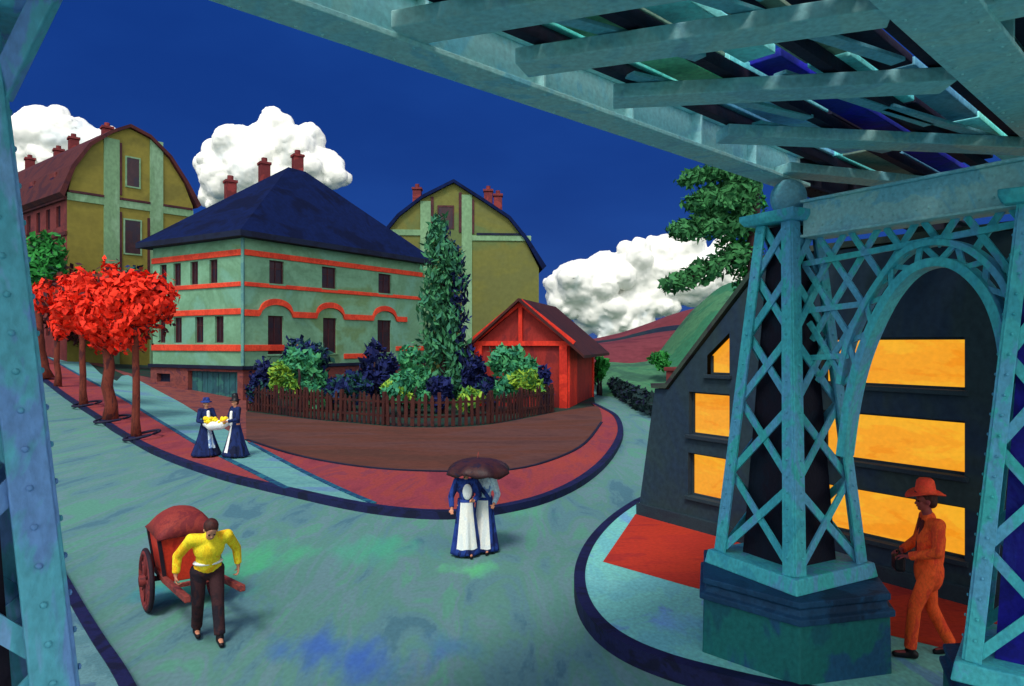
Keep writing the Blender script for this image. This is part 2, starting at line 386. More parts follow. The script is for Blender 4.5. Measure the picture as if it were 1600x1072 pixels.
# navy kerb: real stone edge 0.14 m high
def kerb(name, pts, w, h, m, side):
    mb = MB()
    P = [Vector((p.x, p.y, 0)) for p in pts]; vs = []
    for i, p in enumerate(P):
        d = (P[min(i + 1, len(P) - 1)] - P[max(i - 1, 0)]).normalized(); n = Vector((-d.y, d.x, 0)) * side
        a = p; b = p + n * w
        z = zg(p.x, p.y)
        vs += [(a.x, a.y, z - .1), (a.x, a.y, z + h), (b.x, b.y, zg(b.x, b.y) + h), (b.x, b.y, zg(b.x, b.y) - .1)]
    fs = []
    for i in range(len(P) - 1):
        for k in range(4): fs.append((i * 4 + k, i * 4 + (k + 1) % 4, i * 4 + 4 + (k + 1) % 4, i * 4 + 4 + k))
    fs += [(0, 1, 2, 3), (len(P) * 4 - 1, len(P) * 4 - 2, len(P) * 4 - 3, len(P) * 4 - 4)]
    mb.add(vs, fs)
    o = mb.build(name, m); o['kind'] = 'structure'
    return o
kerb('kerb', kl, .22, KH + .02, M_kerb, 1)

low = [(20, 540), (70, 556), (120, 584), (190, 622), (250, 659), (310, 695), (380, 730), (470, 776)]
upp = [(20, 512), (70, 527), (120, 548), (200, 586), (250, 612), (300, 640), (390, 692), (460, 730), (530, 764), (600, 795)]
vlow = [(385, 687), (450, 708), (520, 723), (600, 733), (700, 737), (800, 734), (870, 716), (915, 692), (940, 660), (938, 641)]
vtop = [(384, 643), (440, 650), (500, 657), (560, 662), (620, 667), (700, 668), (770, 663), (830, 652), (880, 642), (934, 634)]
kin = [p for p in kl]
def inset(pts, w):
    out = []
    for i, p in enumerate(pts):
        d = (pts[min(i + 1, len(pts) - 1)] - pts[max(i - 1, 0)]).normalized()
        out.append((p.x - d.y * w, p.y + d.x * w))
    return out
kin = inset(kl, .2)
g = lambda lst: [(q.x, q.y) for q in smoothline([(*xy(a, b, KH), 0) for a, b in lst], 4)]
# the path runs out to the inner edge of the kerb between two of its points
G_low, G_upp = g(low), g(upp)
near = lambda q: min(range(len(kin)), key=lambda k: (kin[k][0] - q[0]) ** 2 + (kin[k][1] - q[1]) ** 2)
i1, i2 = near(G_low[-1]), near(G_upp[-1])
G_low[-1] = kin[i1]; G_upp[-1] = kin[i2]
sheet('rose_pavement', kin[:i1 + 1] + G_low[-2::-1], M_rose, KH, res=4)
sheet('footpath', G_low + kin[i1 + 1:i2] + G_upp[::-1], M_path, KH + .004, res=4)
sheet('rose_pavement', G_upp[24:] + kin[i2 + 1:] + g(vlow)[::-1], M_rose, KH - .004, res=4)
sheet('earth_verge', g(vlow) + g(vtop)[::-1], M_verge, KH + .006, res=4)
# plum brick forecourt between the path and the villa
fcp = [ground(90, 536, KH), ground(200, 588, KH), ground(250, 613, KH), ground(300, 641, KH), ground(388, 690, KH)]
sheet('forecourt', [(p.x, p.y) for p in fcp] + [xy(386, 641, KH), (-15.6, 43), (-24, 48.6), (-36, 58), (-46, 66)], M_base, KH - .03, res=4)
# thin dark stone edging along the path
def edging(lst, w, m, lift):
    pts = smoothline([(*xy(a, b, KH), 0) for a, b in lst], 4)
    mb = MB()
    for a, b in zip(pts[:-1], pts[1:]):
        mb.bar((a.x, a.y, zg(a.x, a.y) + lift), (b.x, b.y, zg(b.x, b.y) + lift), w, .05)
    o = mb.build('path_edging', m); o['kind'] = 'structure'
    return o
M_edge = mat('deep_teal_edging', [(24, 84, 110), (20, 60, 96), (30, 100, 120)], 1.1, 2)
edging(low[1:-1] + [(448, 764)], .16, M_edge, KH)
edging(upp[6:-1] + [(584, 787)], .14, M_edge, KH)
edging(vlow[:-1], .1, M_soffit, KH)

# corner pavement under the bridge
cp = [(1004, 790), (985, 800), (950, 826), (918, 862), (899, 905), (900, 950), (922, 992), (965, 1028), (1030, 1058), (1110, 1082), (1230, 1110), (1420, 1140)]
cl = smoothline([(*xy(a, b), 0) for a, b in cp], 5)
cpoly = [(p.x, p.y) for p in cl]
CH = .2
sheet('corner_pavement', cpoly + [(9, 4), (16, 4), (16, 20), (4, 18.2)], M_corner, CH)
kerb('corner_kerb', cl, .16, CH + .015, M_kerb, 1)
# left pavement under the near pier
lk = smoothline([(*xy(a, b), 0) for a, b in [(40, 800), (100, 905), (132, 962), (165, 1016), (204, 1076)]] + [(-2.6, 5.6, 0), (-1.4, 4.2, 0), (-.4, 2.0, 0), (-.2, -6, 0)], 5)
sheet('near_pavement', [(p.x, p.y) for p in lk] + [(-20, -6), (-20, 15)], mat('grey_teal_paving', [(84, 128, 136), (96, 140, 146), (76, 116, 136)], 1.0, .9), .13)
kerb('near_kerb', lk, .14, .15, M_kerb, -1)

# dark building facade line
F0 = Vector((2.5, 14.0, 0)); FD = Vector((.577, -.817, 0)); FN = Vector((-.817, -.577, 0)); FB = -FN
rp_ = [(ground(1003, 799, CH)), ground(942, 878, CH), ground(1078, 917, CH)]
a = F0 + FD * 8.2
red_outer = ground(1510, 1022, CH)
sheet('red_pavement', [(F0.x - .05, F0.y - .02), (rp_[1].x, rp_[1].y), (rp_[2].x, rp_[2].y), (red_outer.x, red_outer.y), (red_outer.x + FD.x * 3, red_outer.y + FD.y * 3), (a.x + FD.x * 3, a.y + FD.y * 3)], M_redpave, CH + .004)

# hills at the end of the right-hand street
def hill(name, prof, Y, depth, m, seed, rough=.3):
    """ridge: prof is a list of (px, py) for its crest at distance Y"""
    pts = [at(a, b, Y) for a, b in prof]
    pts = smoothline(pts, 6); mb = MB(); n = len(pts); vs = []
    rows = 8
    for j in range(rows + 1):
        t = j / rows
        for i, p in enumerate(pts):
            e = math.sin(min(1, t * 2) * PI / 2) if t < .5 else math.cos((t - .5) * PI)
            z = -.1 + (p.z + .1) * e
            s = noise.noise(Vector((p.x * .15, t * 5, seed))) * rough * e
            vs.append((p.x + (t - .5) * 0.0, Y + (t - .5) * depth, z + (s if abs(t - .5) > .01 else s * .4)))
    fs = [(j * n + i, j * n + i + 1, (j + 1) * n + i + 1, (j + 1) * n + i) for j in range(rows) for i in range(n - 1)]
    mb.add(vs, fs)
    o = mb.build(name, m, smooth=True); o['kind'] = 'structure'
    return o
hill('distant_hill', [(820, 536), (900, 533), (960, 522), (1010, 506), (1060, 488), (1120, 474), (1200, 460), (1300, 470), (1420, 520)], 190, 60, M_hill, 1)
hill('dark_hill', [(880, 536), (950, 531), (1000, 519), (1040, 510), (1090, 508), (1140, 520), (1220, 530)], 150, 30, M_navyhill, 3)
hill('rose_hill', [(850, 540), (930, 536), (975, 530), (1020, 521), (1060, 516), (1110, 516), (1200, 520), (1330, 530)], 120, 40, M_hill, 2)
hill('green_bank', [(915, 576), (950, 566), (990, 566), (1030, 556), (1060, 520), (1100, 470), (1150, 440), (1260, 430), (1400, 450)], 58, 22, M_bank, 5)

# ------------------------------------------------------------------ building helpers
class Face:
    """a vertical wall plane: point(l, z, out)"""
    def __init__(self, o, d, n): self.o, self.d, self.n = Vector(o), Vector(d).normalized(), Vector(n).normalized()
    def p(self, l, z, out=0.0):
        q = self.o + self.d * l + self.n * out; return Vector((q.x, q.y, z))
    def box(self, mb, l0, l1, z0, z1, o0, o1):
        vs = [self.p(l, z, o) for z in (z0, z1) for l, o in ((l0, o0), (l1, o0), (l1, o1), (l0, o1))]
        mb.add(vs, [(3, 2, 1, 0), (4, 5, 6, 7), (0, 1, 5, 4), (1, 2, 6, 5), (2, 3, 7, 6), (3, 0, 4, 7)])

def holed_wall(mb, fc, l0, l1, z0, z1, holes, depth=.22):
    ls = sorted({l0, l1, *[h[0] for h in holes], *[h[1] for h in holes]}); zs = sorted({z0, z1, *[h[2] for h in holes], *[h[3] for h in holes]})
    for a, b in zip(ls[:-1], ls[1:]):
        for c, d in zip(zs[:-1], zs[1:]):
            m, k = (a + b) / 2, (c + d) / 2
            if any(h[0] < m < h[1] and h[2] < k < h[3] for h in holes): continue
            mb.add([fc.p(a, c), fc.p(b, c), fc.p(b, d), fc.p(a, d)], [(0, 1, 2, 3)])
    for h in holes:
        q = [(h[0], h[2]), (h[1], h[2]), (h[1], h[3]), (h[0], h[3])]
        for i in range(4):
            a, b = q[i], q[(i + 1) % 4]
            mb.add([fc.p(*a), fc.p(*b), fc.p(*b, -depth), fc.p(*a, -depth)], [(0, 1, 2, 3)])

def window(fc, h, parent, glass=None, frame=None, depth=.2, fw=.07, bars=True, sill=None):
    l0, l1, z0, z1 = h
    f = MB()
    fc.box(f, l0, l0 + fw, z0, z1, -depth, -depth + .07); fc.box(f, l1 - fw, l1, z0, z1, -depth, -depth + .07)
    fc.box(f, l0 + fw, l1 - fw, z0, z0 + fw, -depth, -depth + .07); fc.box(f, l0 + fw, l1 - fw, z1 - fw, z1, -depth, -depth + .07)
    if bars:
        m = (l0 + l1) / 2
        fc.box(f, m - fw * .3, m + fw * .3, z0 + fw, z1 - fw, -depth, -depth + .06)
        k = z0 + (z1 - z0) * .66
        fc.box(f, l0 + fw, m - fw * .3, k - fw * .3, k + fw * .3, -depth, -depth + .05); fc.box(f, m + fw * .3, l1 - fw, k - fw * .3, k + fw * .3, -depth, -depth + .05)
    w = MB(); w.add([fc.p(l0, z0, -depth + .015), fc.p(l1, z0, -depth + .015), fc.p(l1, z1, -depth + .015), fc.p(l0, z1, -depth + .015)], [(0, 1, 2, 3)])
    wo = w.build('window', glass or M_glass, parent, fix=False)
    f.build('frame', frame or M_frame, wo)
    if sill:
        s = MB(); fc.box(s, l0 - .08, l1 + .08, z0 - .1, z0 - .002, -.05, .1); s.build('sill', sill, wo, bevel=.01)
    return wo

# ------------------------------------------------------------------ the villa on the corner
C = Vector((-16.04, 42.0, 0)); VA = Vector((-.85, .53, 0)).normalized(); VB = Vector((.53, .85, 0)).normalized()
LA, LB = 9.3, 16.9
villa = empty('villa', C, 'pale green corner villa with coral bands and dark blue hipped roof', 'villa')
fl = Face(C, VA, -VB); fr = Face(C, VB, -VA)
ZE = 10.1
left_up = [(2.45, 3.25, 7.3, 8.75), (4.4, 5.2, 7.3, 8.75), (6.2, 7.0, 7.3, 8.75), (7.75, 8.5, 7.3, 8.75)]
left_lo = [(1.85, 2.7, 3.62, 5.25), (3.85, 4.7, 3.62, 5.25), (6.1, 6.95, 3.62, 5.25), (7.9, 8.6, 3.62, 5.25)]
right_up = [(1.9, 3.05, 7.3, 8.75), (6.2, 7.5, 7.3, 8.75), (11.7, 13.1, 7.3, 8.75)]
right_lo = [(1.8, 3.0, 2.9, 5.3), (6.3, 7.55, 2.9, 5.3), (11.6, 13.1, 2.9, 5.3)]
w = MB()
holed_wall(w, fl, 0, LA, 2.05, ZE, left_up + left_lo); holed_wall(w, fr, 0, LB, 2.05, ZE, right_up + right_lo)
bk1, bk2 = Face(C + VB * LB, VA, VB), Face(C + VA * LA, VB, VA)
w.add([bk1.p(0, 2.05), bk1.p(LA, 2.05), bk1.p(LA, ZE), bk1.p(0, ZE)], [(0, 1, 2, 3)]); w.add([bk2.p(0, 2.05), bk2.p(LB, 2.05), bk2.p(LB, ZE), bk2.p(0, ZE)], [(0, 1, 2, 3)])
w.build('wall', M_vleft, villa, fix=False)
for h in left_up + left_lo: window(fl, h, villa)
for h in right_up + right_lo: window(fr, h, villa, sill=M_vleft)
b = MB()
for z0, z1 in ((8.85, 9.22), (7.0, 7.28), (5.32, 5.68), (3.1, 3.5)): fl.box(b, -.05, LA + .05, z0, z1, -.05, .09)
fl_o = b.build('coral_band', M_band, villa, bevel=.02)
fl_o['label'] = 'straight coral bands of the narrow face'
b = MB()
for z0, z1 in ((8.86, 9.21), (7.01, 7.27)): fr.box(b, .051, LB + .05, z0, z1, -.05, .088)
fr.box(b, .052, 5.6, 3.11, 3.49, -.05, .087); fr.box(b, 8.2, 11.2, 2.5, 2.85, -.05, .087); fr.box(b, 13.6, LB, 3.0, 3.35, -.05, .087)
b.build('coral_band', M_band, villa, bevel=.02)
b = MB()
path = []
l = .06
while l <= LB - 2.0:
    z = 5.42
    for h in right_lo:
        m = (h[0] + h[1]) / 2; r = 1.25
        if abs(l - m) < r: z = max(z, 5.42 + .75 * math.sqrt(max(0, 1 - ((l - m) / r) ** 2)))
    path.append((l, z)); l += .11
vs = []
for l, z in path: vs += [fr.p(l, z - .19, -.04), fr.p(l, z + .19, -.04), fr.p(l, z + .19, .13), fr.p(l, z - .19, .13)]
n = len(path)
fs = [(i * 4 + k, i * 4 + (k + 1) % 4, i * 4 + 4 + (k + 1) % 4, i * 4 + 4 + k) for i in range(n - 1) for k in range(4)] + [(0, 1, 2, 3), (n * 4 - 1, n * 4 - 2, n * 4 - 3, n * 4 - 4)]
b.add(vs, fs); bo = b.build('arched_band', M_band, villa); bo['label'] = 'coral string course arching over the lower windows'
# basement, gate, cornice
b = MB()
holes = [(.5, 5.4, 0.05, 1.85), (7.3, 8.8, 1.05, 1.6)]
fl2 = Face(C - VA * .1 - VB * .1, VA, -VB); fr2 = Face(C - VA * .1 - VB * .1, VB, -VA)
holed_wall(b, fl2, 0, LA + .2, -.5, 2.0, holes, .4); b.add([fr2.p(0, -.5), fr2.p(LB + .2, -.5), fr2.p(LB + .2, 2.0), fr2.p(0, 2.0)], [(0, 1, 2, 3)])
b.build('basement_wall', M_base, villa, fix=False)
gt = MB(); fl2.box(gt, .5, 5.4, .05, 1.85, -.35, -.3)
for i in range(9): fl2.box(gt, .55 + i * .54, .97 + i * .54, .12, 1.8, -.299, -.27)
gt.build('gate', M_gate, villa, bevel=.01)
gw = MB(); fl2.box(gw, 7.3, 8.8, 1.05, 1.6, -.35, -.3); gw.build('cellar_window', M_soffit, villa)
b = MB(); fl2.box(b, -.15, LA + .3, 2.0, 2.22, -.3, .14); fr2.box(b, .141, LB + .3, 2.001, 2.219, -.3, .139); b.build('cornice', M_soffit, villa, bevel=.02)
cp_ = MB(); cp_.bar(fl.p(.0, 2.25, .03) , fl.p(.0, ZE - .1, .03), .16, .16, (0, 1, 0)); cp_.build('corner_strip', mat('sage_strip', [(66, 110, 112), (80, 124, 116)], 1.5, 1), villa)
# hipped roof with overhanging eaves
ov = .75
apx = C + VA * 4.6 + VB * 7.3; apx = Vector((apx.x, apx.y, 16.25))
apx2 = apx + VB * 1.6 - Vector((0, 0, .0))
e = [C - VA * ov - VB * ov, C - VA * ov + VB * (LB + ov), C + VA * (LA + ov) + VB * (LB + ov), C + VA * (LA + ov) - VB * ov]
lo_ = [Vector((p.x, p.y, ZE - .22)) for p in e]; up_ = [Vector((p.x, p.y, ZE + .12)) for p in e]
rf = MB()
rf.add(up_ + [apx, apx2], [(0, 4, 3), (0, 1, 5, 4), (1, 2, 5), (2, 3, 4, 5)])
ro = rf.build('roof', M_roof, villa)
ev = MB(); ev.add(lo_ + up_, [(0, 1, 2, 3), (0, 1, 5, 4), (1, 2, 6, 5), (2, 3, 7, 6), (3, 0, 4, 7)]); ev.build('eaves', M_soffit, ro)
for px, y0, y1, Y in ((360, 322, 279, 50.5), (413, 290, 251, 52.5), (465, 285, 239, 53.5)):
    top = at(px, y1, Y); bot = top.z - 4.2
    c = MB(); c.box((top.x, top.y, (top.z - .35 + bot) / 2), (.72, .72, top.z - .35 - bot), .6); c.box((top.x, top.y, top.z - .25), (.86, .86, .2), .6); c.tube([(top.x, top.y, top.z - .15), (top.x, top.y, top.z + .2)], .22)
    c.build('chimney', M_chim, ro, bevel=.03)

# ------------------------------------------------------------------ tenements behind
def gable_house(name, label, o, gd, rd, W, Ldeep, prof, mwall, mside, mroof, z0):
    """prof: gable outline [(l, z)] from left eave over the ridge to the right eave"""
    t = empty(name, Vector((o.x, o.y, z0)), label, 'house')
    fc = Face(o, gd, -rd)
    wl = MB(); poly = [fc.p(0, z0 - 1), fc.p(W, z0 - 1)] + [fc.p(l, z) for l, z in prof[::-1]]
    wl.add(poly, [tuple(range(len(poly)))])
    wl.build('gable_wall', mwall, t, fix=False)
    wl = MB(); bp = [p + rd * Ldeep for p in poly]; wl.add(bp, [tuple(reversed(range(len(bp))))]); wl.build('rear_wall', mwall, t, fix=False)
    s = MB(); s.add([fc.p(W, z0 - 1), fc.p(W, z0 - 1) + rd * Ldeep, fc.p(*prof[-1]) + rd * Ldeep, fc.p(*prof[-1])], [(0, 1, 2, 3)])
    s.build('side_wall', mwall, t)
    # roof: solid slabs following the profile with an overhang
    r = MB(); th = .28; k = len(prof); vs = []
    for a in (-.35, Ldeep + .35):
        for j, (l, z) in enumerate(prof):
            vs.append(fc.p(l + (-.3 if j == 0 else .3 if j == k - 1 else 0), z - (.15 if j in (0, k - 1) else 0) + .02) + rd * a)
        for j, (l, z) in enumerate(prof):
            m = (j - (k - 1) / 2) / ((k - 1) / 2)
            vs.append(fc.p(l + m * th * 1.2 + (-.3 if j == 0 else .3 if j == k - 1 else 0), z + th * (1.1 - .5 * abs(m))) + rd * a)
    fs = []
    q = 2 * k
    for j in range(k - 1):
        fs += [(j, j + 1, q + j + 1, q + j), (k + j, k + j + 1, q + k + j + 1, q + k + j), (j, j + 1, k + j + 1, k + j), (q + j, q + j + 1, q + k + j + 1, q + k + j)]
    fs += [(0, k, q + k, q), (k - 1, 2 * k - 1, q + 2 * k - 1, q + k - 1)]
    r.add(vs, fs); ro = r.build('roof', mroof, t)
    return t, fc, ro

def chimney(ro, p, w, h, rz, m=None):
    c = MB(); c.box((p.x, p.y, p.z - 1.5 + (h - .25) / 2 + .0), (w, w, h + 3 - .25), rz); c.box((p.x, p.y, p.z + h - .1), (w * 1.2, w * 1.2, .22), rz)
    c.tube([(p.x, p.y, p.z + h), (p.x, p.y, p.z + h + .35)], w * .28, 8)
    return c.build('chimney', m or M_chim, ro, bevel=.03)

A0 = Vector((-35.4, 56, 0)); gd = Vector((.63, .78, 0)).normalized(); rd = Vector((-.78, .63, 0)).normalized()
prof = [(0, 15.3), (.5, 17.6), (1.7, 19.6), (3.3, 21.0), (4.7, 21.8), (6.3, 21.3), (8.0, 19.9), (9.4, 17.9), (10.2, 16.0)]
ten, fc, ro = gable_house('tenement', 'tall olive tenement with curved gable and plum red flank, behind the red trees', A0, gd, rd, 10.2, 26, prof, M_tan, M_plum, M_plumroof, 1.6)
# plum side wall towards the street with dark windows
fs_ = Face(A0, rd, -gd)
holes = [(1.4 + i * 2.3, 2.3 + i * 2.3, z, z + 1.7) for i in range(10) for z in (4.2, 7.4, 10.4, 13.0)]
s = MB(); holed_wall(s, fs_, 0, 26, .4, 15.3, holes); s.build('street_wall', M_plum, ten, fix=False)['label'] = 'plum red street wall'
for h in holes: window(fs_, h, ten, bars=False)
b = MB(); fs_.box(b, 0, 26, 12.2, 12.5, -.05, .12); fs_.box(b, 0, 26, 15.0, 15.3, -.05, .25); b.build('cornice', M_plumroof, ten)
for i in range(5):
    d = MB(); l = 2.5 + i * 5
    fs_.box(d, l, l + 1.4, 15.6, 17.6, -2.2, .0); d.build('dormer', M_plum, ro, bevel=.03)
    d = MB(); fs_.box(d, l + .25, l + 1.15, 15.9, 17.2, -.05, .03); d.build('dormer_window', M_glass, ro)
for i, l in enumerate((3.2, 9.0, 14.5, 20.5)):
    p = fc.p(3.6 if i % 2 else 4.2, 21.0) + rd * l; chimney(ro, p, .8, 1.4, .7)
for l0, l1, z1 in ((2.7, 3.9, 20.6), (6.4, 7.5, 21.2)):
    b = MB(); fc.box(b, l0, l1, 0, z1, -.05, .12); b.build('pilaster', M_pil, ten)
for q in ((0.0, 2.7), (3.9, 6.4), (7.5, 10.2)):
    b = MB(); fc.box(b, *q, 15.0, 15.6, -.05, .1); b.build('string_course', M_pil, ten)
for q in ((0.1, 2.7), (3.9, 6.4), (7.5, 10.1)):
    b = MB(); fc.box(b, *q, 15.62, 15.8, -.05, .16); b.build('drip_moulding', M_frame, ten)
for h in ((4.5, 5.5, 16.9, 19.3), (4.35, 5.6, 11.2, 14.0), (4.35, 5.6, 7.0, 9.6)):
    gm = MB(); fc.box(gm, h[0], h[1], h[2], h[3], -.05, .05)
    ww = gm.build('window', M_glass, ten); fm = MB()
    fc.box(fm, h[0] - .12, h[0], h[2], h[3], -.05, .08); fc.box(fm, h[1], h[1] + .12, h[2], h[3], -.05, .08); fc.box(fm, h[0] - .12, h[1] + .12, h[3], h[3] + .12, -.05, .08); fc.box(fm, h[0] - .12, h[1] + .12, h[2] - .12, h[2], -.05, .09)
    fm.build('frame', M_pil, ww)
for q in ((3.9, 4.1, 16.0, 20.4), (3.9, 4.1, 8.0, 14.6), (6.2, 6.4, 6.5, 14.4)):
    b = MB(); fc.box(b, *q, -.05, .1); b.build('downpipe', M_frame, ten)

A1 = Vector((-12.4, 61.3, 0)); gd1 = Vector((1, .06, 0)).normalized(); rd1 = Vector((-.06, 1, 0)).normalized()
prof1 = [(0, 10.4), (1.0, 12.6), (2.6, 14.6), (4.6, 16.2), (7.3, 17.6), (10.0, 15.9), (12.1, 14.5), (13.6, 12.6), (14.8, 10.2)]
ten1, fc1, ro1 = gable_house('tenement', 'olive green gabled tenement behind the red gabled shed and the poplar', A1, gd1, rd1, 14.8, 20, prof1, M_tan2, M_tan2, M_roof, 0)
for px, y0, y1 in ((652, 325, 294), (763, 325, 297), (778, 335, 304)):
    p = at(px, y0, 63.5); chimney(ro1, p, .75, (y0 - y1) * 63.5 / F, 0)
for q in ((4.4, 5.3, 0, 16.0), (8.0, 8.9, 0, 16.6)):
    b = MB(); fc1.box(b, *q, -.05, .12); b.build('pilaster', M_pil, ten1)
for q in ((5.3, 5.55, 13.3, 16.4), (7.75, 8.0, 13.3, 16.8), (8.9, 9.1, 13.2, 16.2)):
    b = MB(); fc1.box(b, *q, -.05, .08); b.build('downpipe', M_frame, ten1)
for q in ((.3, 4.4, 13.0, 13.5), (8.9, 14.1, 12.6, 13.05)):
    b = MB(); fc1.box(b, *q, -.05, .1); b.build('string_course', M_pil, ten1)
b = MB(); fc1.box(b, 9.3, 13.6, 13.06, 13.26, -.05, .14); b.build('drip_moulding', M_soffit, ten1)
gm = MB(); fc1.box(gm, 6.0, 7.2, 13.6, 15.5, -.05, .05); ww = gm.build('window', M_glass, ten1)
fm = MB(); fc1.box(fm, 5.88, 6.0, 13.6, 15.5, -.05, .08); fc1.box(fm, 7.2, 7.32, 13.6, 15.5, -.05, .08); fc1.box(fm, 5.88, 7.32, 15.5, 15.65, -.05, .08); fm.build('frame', M_frame, ww)

# ------------------------------------------------------------------ red gabled shed
S0 = Vector((-2.05, 39.5, KH)); sg = Vector((.96, -.27, 0)).normalized(); sr = Vector((.27, .96, 0)).normalized()
SW, SD, SE, SP = 5.25, 8.6, 3.5, 5.75
shed = empty('shed', S0, 'small red timber shed with open truss gable and brown roof by the fence', 'shed')
fg = Face(S0, sg, -sr); fsd = Face(S0 + sg * SW, sr, sg)
w = MB(); w.add([fg.p(0, 0, -.1), fg.p(SW, 0, -.1), fg.p(SW, SE, -.1), fg.p(SW / 2, SP, -.1), fg.p(0, SE, -.1)], [(0, 1, 2, 3, 4)])
bk = [fg.p(0, 0, -SD), fg.p(SW, 0, -SD), fg.p(SW, SE, -SD), fg.p(SW / 2, SP, -SD), fg.p(0, SE, -SD)]
w.add(bk, [(4, 3, 2, 1, 0)]); w.add([fsd.p(.1, 0), fsd.p(SD, 0), fsd.p(SD, SE), fsd.p(.1, SE)], [(0, 1, 2, 3)])
fl_ = Face(S0, sr, -sg); w.add([fl_.p(.1, 0), fl_.p(SD, 0), fl_.p(SD, SE), fl_.p(.1, SE)], [(0, 1, 2, 3)])
w.build('boarded_wall', M_shedwall, shed, fix=False)
def fbar(fc, mb, a, b_, wd, o0, o1):
    mb.bar(fc.p(a[0], a[1], (o0 + o1) / 2), fc.p(b_[0], b_[1], (o0 + o1) / 2), wd, o1 - o0, fc.n)
b = MB(); fbar(fg, b, (-.35, SE + .05), (SW / 2, SP + .12), .34, -.02, .14); fbar(fg, b, (SW + .35, SE + .05), (SW / 2, SP + .12), .34, -.02, .143)
b.build('bargeboard', M_shedred, shed)
b = MB(); fbar(fg, b, (-.2, SE + .08), (SW + .2, SE + .08), .26, -.08, .1); fbar(fg, b, (SW / 2, SE + .2), (SW / 2, SP - .1), .22, -.08, .09); b.build('truss', M_shedred, shed)
for l in (.18, SW - .22):
    b = MB(); fg.box(b, l - .22, l + .22, 0, SE - .05, -.09, .12); b.build('corner_post', M_shedred, shed, bevel=.02)
b = MB(); fsd.box(b, .12, .5, 0, SE - .02, -.02, .09); fsd.box(b, 2.6, SD, SE - .3, SE - .04, -.02, .09); fsd.box(b, SD - .4, SD - .02, 0, SE - .3, -.02, .088); b.build('side_frame', M_shedred, shed, bevel=.02)
b = MB(); fsd.box(b, .5, 2.6, 0.02, SE - .31, .0, .05); b.build('side_door', M_shedred, shed)
r = MB()
for sgn in (0, 1):
    e0 = fg.p(-.7 if sgn == 0 else SW + 1.0, SE - .35 if sgn == 0 else SE - .55, .5); pk = fg.p(SW / 2, SP + .3, .5)
    dn = Vector((0, 0, -.16)); bk_ = sr * (SD + 1.1)
    vs = [e0, pk, pk + bk_, e0 + bk_]; r.add(vs + [v + dn for v in vs], [(0, 1, 2, 3), (7, 6, 5, 4), (0, 1, 5, 4), (1, 2, 6, 5), (2, 3, 7, 6), (3, 0, 4, 7)])
r.build('roof', M_shedroof, shed)

# ------------------------------------------------------------------ picket fence
fpts = smoothline([(*xy(a, b, KH), 0) for a, b in [(386, 640), (440, 647), (500, 654), (560, 659), (620, 664), (700, 665), (770, 660), (830, 649), (868, 642)]], 10)
fence = empty('picket_fence', (fpts[0].x, fpts[0].y, KH), 'weathered brown picket fence curving along the top of the bare earth verge', 'fence')
acc = 0.0; marks = []; prev = fpts[0]
step = .29
for p in fpts[1:]:
    seg = (p - prev).length; d = (p - prev) / seg
    while acc <= seg:
        q = prev + d * acc; marks.append((q, math.atan2(d.y, d.x))); acc += step
    acc -= seg; prev = p
pk, bayn = MB(), 0
rnd = random.Random(3)
def flush(pk, i0, i1):
    pk.build('picket_panel', M_picket, fence)
    for z in (.35, .95):
        rl = MB(); q0, q1 = marks[i0][0], marks[i1][0]
        rl.bar((q0.x, q0.y + .06, KH + z), (q1.x, q1.y + .06, KH + z), .09, .05, (0, 1, 0))
        rl.build('rail', M_picket, fence)
i0 = 0
for i, (q, a) in enumerate(marks):
    h = 1.15 + rnd.uniform(-.1, .15); wd = .15 + rnd.uniform(-.02, .04); tl = rnd.uniform(-.05, .05)
    u_ = Vector((math.cos(a), math.sin(a), 0)); n_ = Vector((-u_.y, u_.x, 0))
    base = Vector((q.x, q.y, KH - .03)); top = base + Vector((0, 0, h)) + u_ * tl
    poly = [base - u_ * wd / 2, base + u_ * wd / 2, top + u_ * wd / 2, top + Vector((0, 0, .12)), top - u_ * wd / 2]
    pk.prism(poly, n_ * .035)
    if i - i0 == 9 or i == len(marks) - 1:
        flush(pk, i0, i); pk = MB(); i0 = i
        po = MB(); po.box((q.x + n_.x * .12, q.y + n_.y * .12, KH + .68), (.15, .15, 1.4), a); po.build('post', M_picket, fence, bevel=.01)

# ------------------------------------------------------------------ foliage
def leafmesh(clumps, n, size, seed, droop=.0, up=.0, aspect=.5, radial=.6):
    """leaf-sized folded faces scattered over clumps [(centre, (rx, ry, rz))]"""
    rnd = random.Random(seed); v, f = [], []
    wts = [c[1][0] * c[1][2] + .01 for c in clumps]; tot = sum(wts)
    for (c, r), wt in zip(clumps, wts):
        c = Vector(c)
        for _ in range(max(6, int(n * wt / tot))):
            d = Vector((rnd.gauss(0, 1), rnd.gauss(0, 1), rnd.gauss(0, 1))).normalized()
            k = rnd.uniform(.55, 1.06) if rnd.random() < .85 else rnd.uniform(.1, .6)
            p = c + Vector((d.x * r[0], d.y * r[1], d.z * r[2])) * k
            nrm = (d * radial + Vector((rnd.gauss(0, .5), rnd.gauss(0, .5), rnd.gauss(0, .5)))).normalized()
            ax = Vector((rnd.gauss(0, .6), rnd.gauss(0, .6), rnd.gauss(0, .6) + up - droop)) + d * .6
            ax = ax - nrm * ax.dot(nrm)
            ax = ax.normalized() if ax.length > 1e-3 else nrm.orthogonal().normalized()
            sd = nrm.cross(ax); s = size * rnd.uniform(.6, 1.4); w_ = s * aspect * rnd.uniform(.8, 1.2)
            o = len(v)
            v += [p - ax * s * .5, p + sd * w_ * .5 - nrm * s * .08, p + ax * s * .5 - nrm * s * .1, p - sd * w_ * .5 - nrm * s * .08]
            f += [(o, o + 1, o + 2, o + 3)]
    return v, f

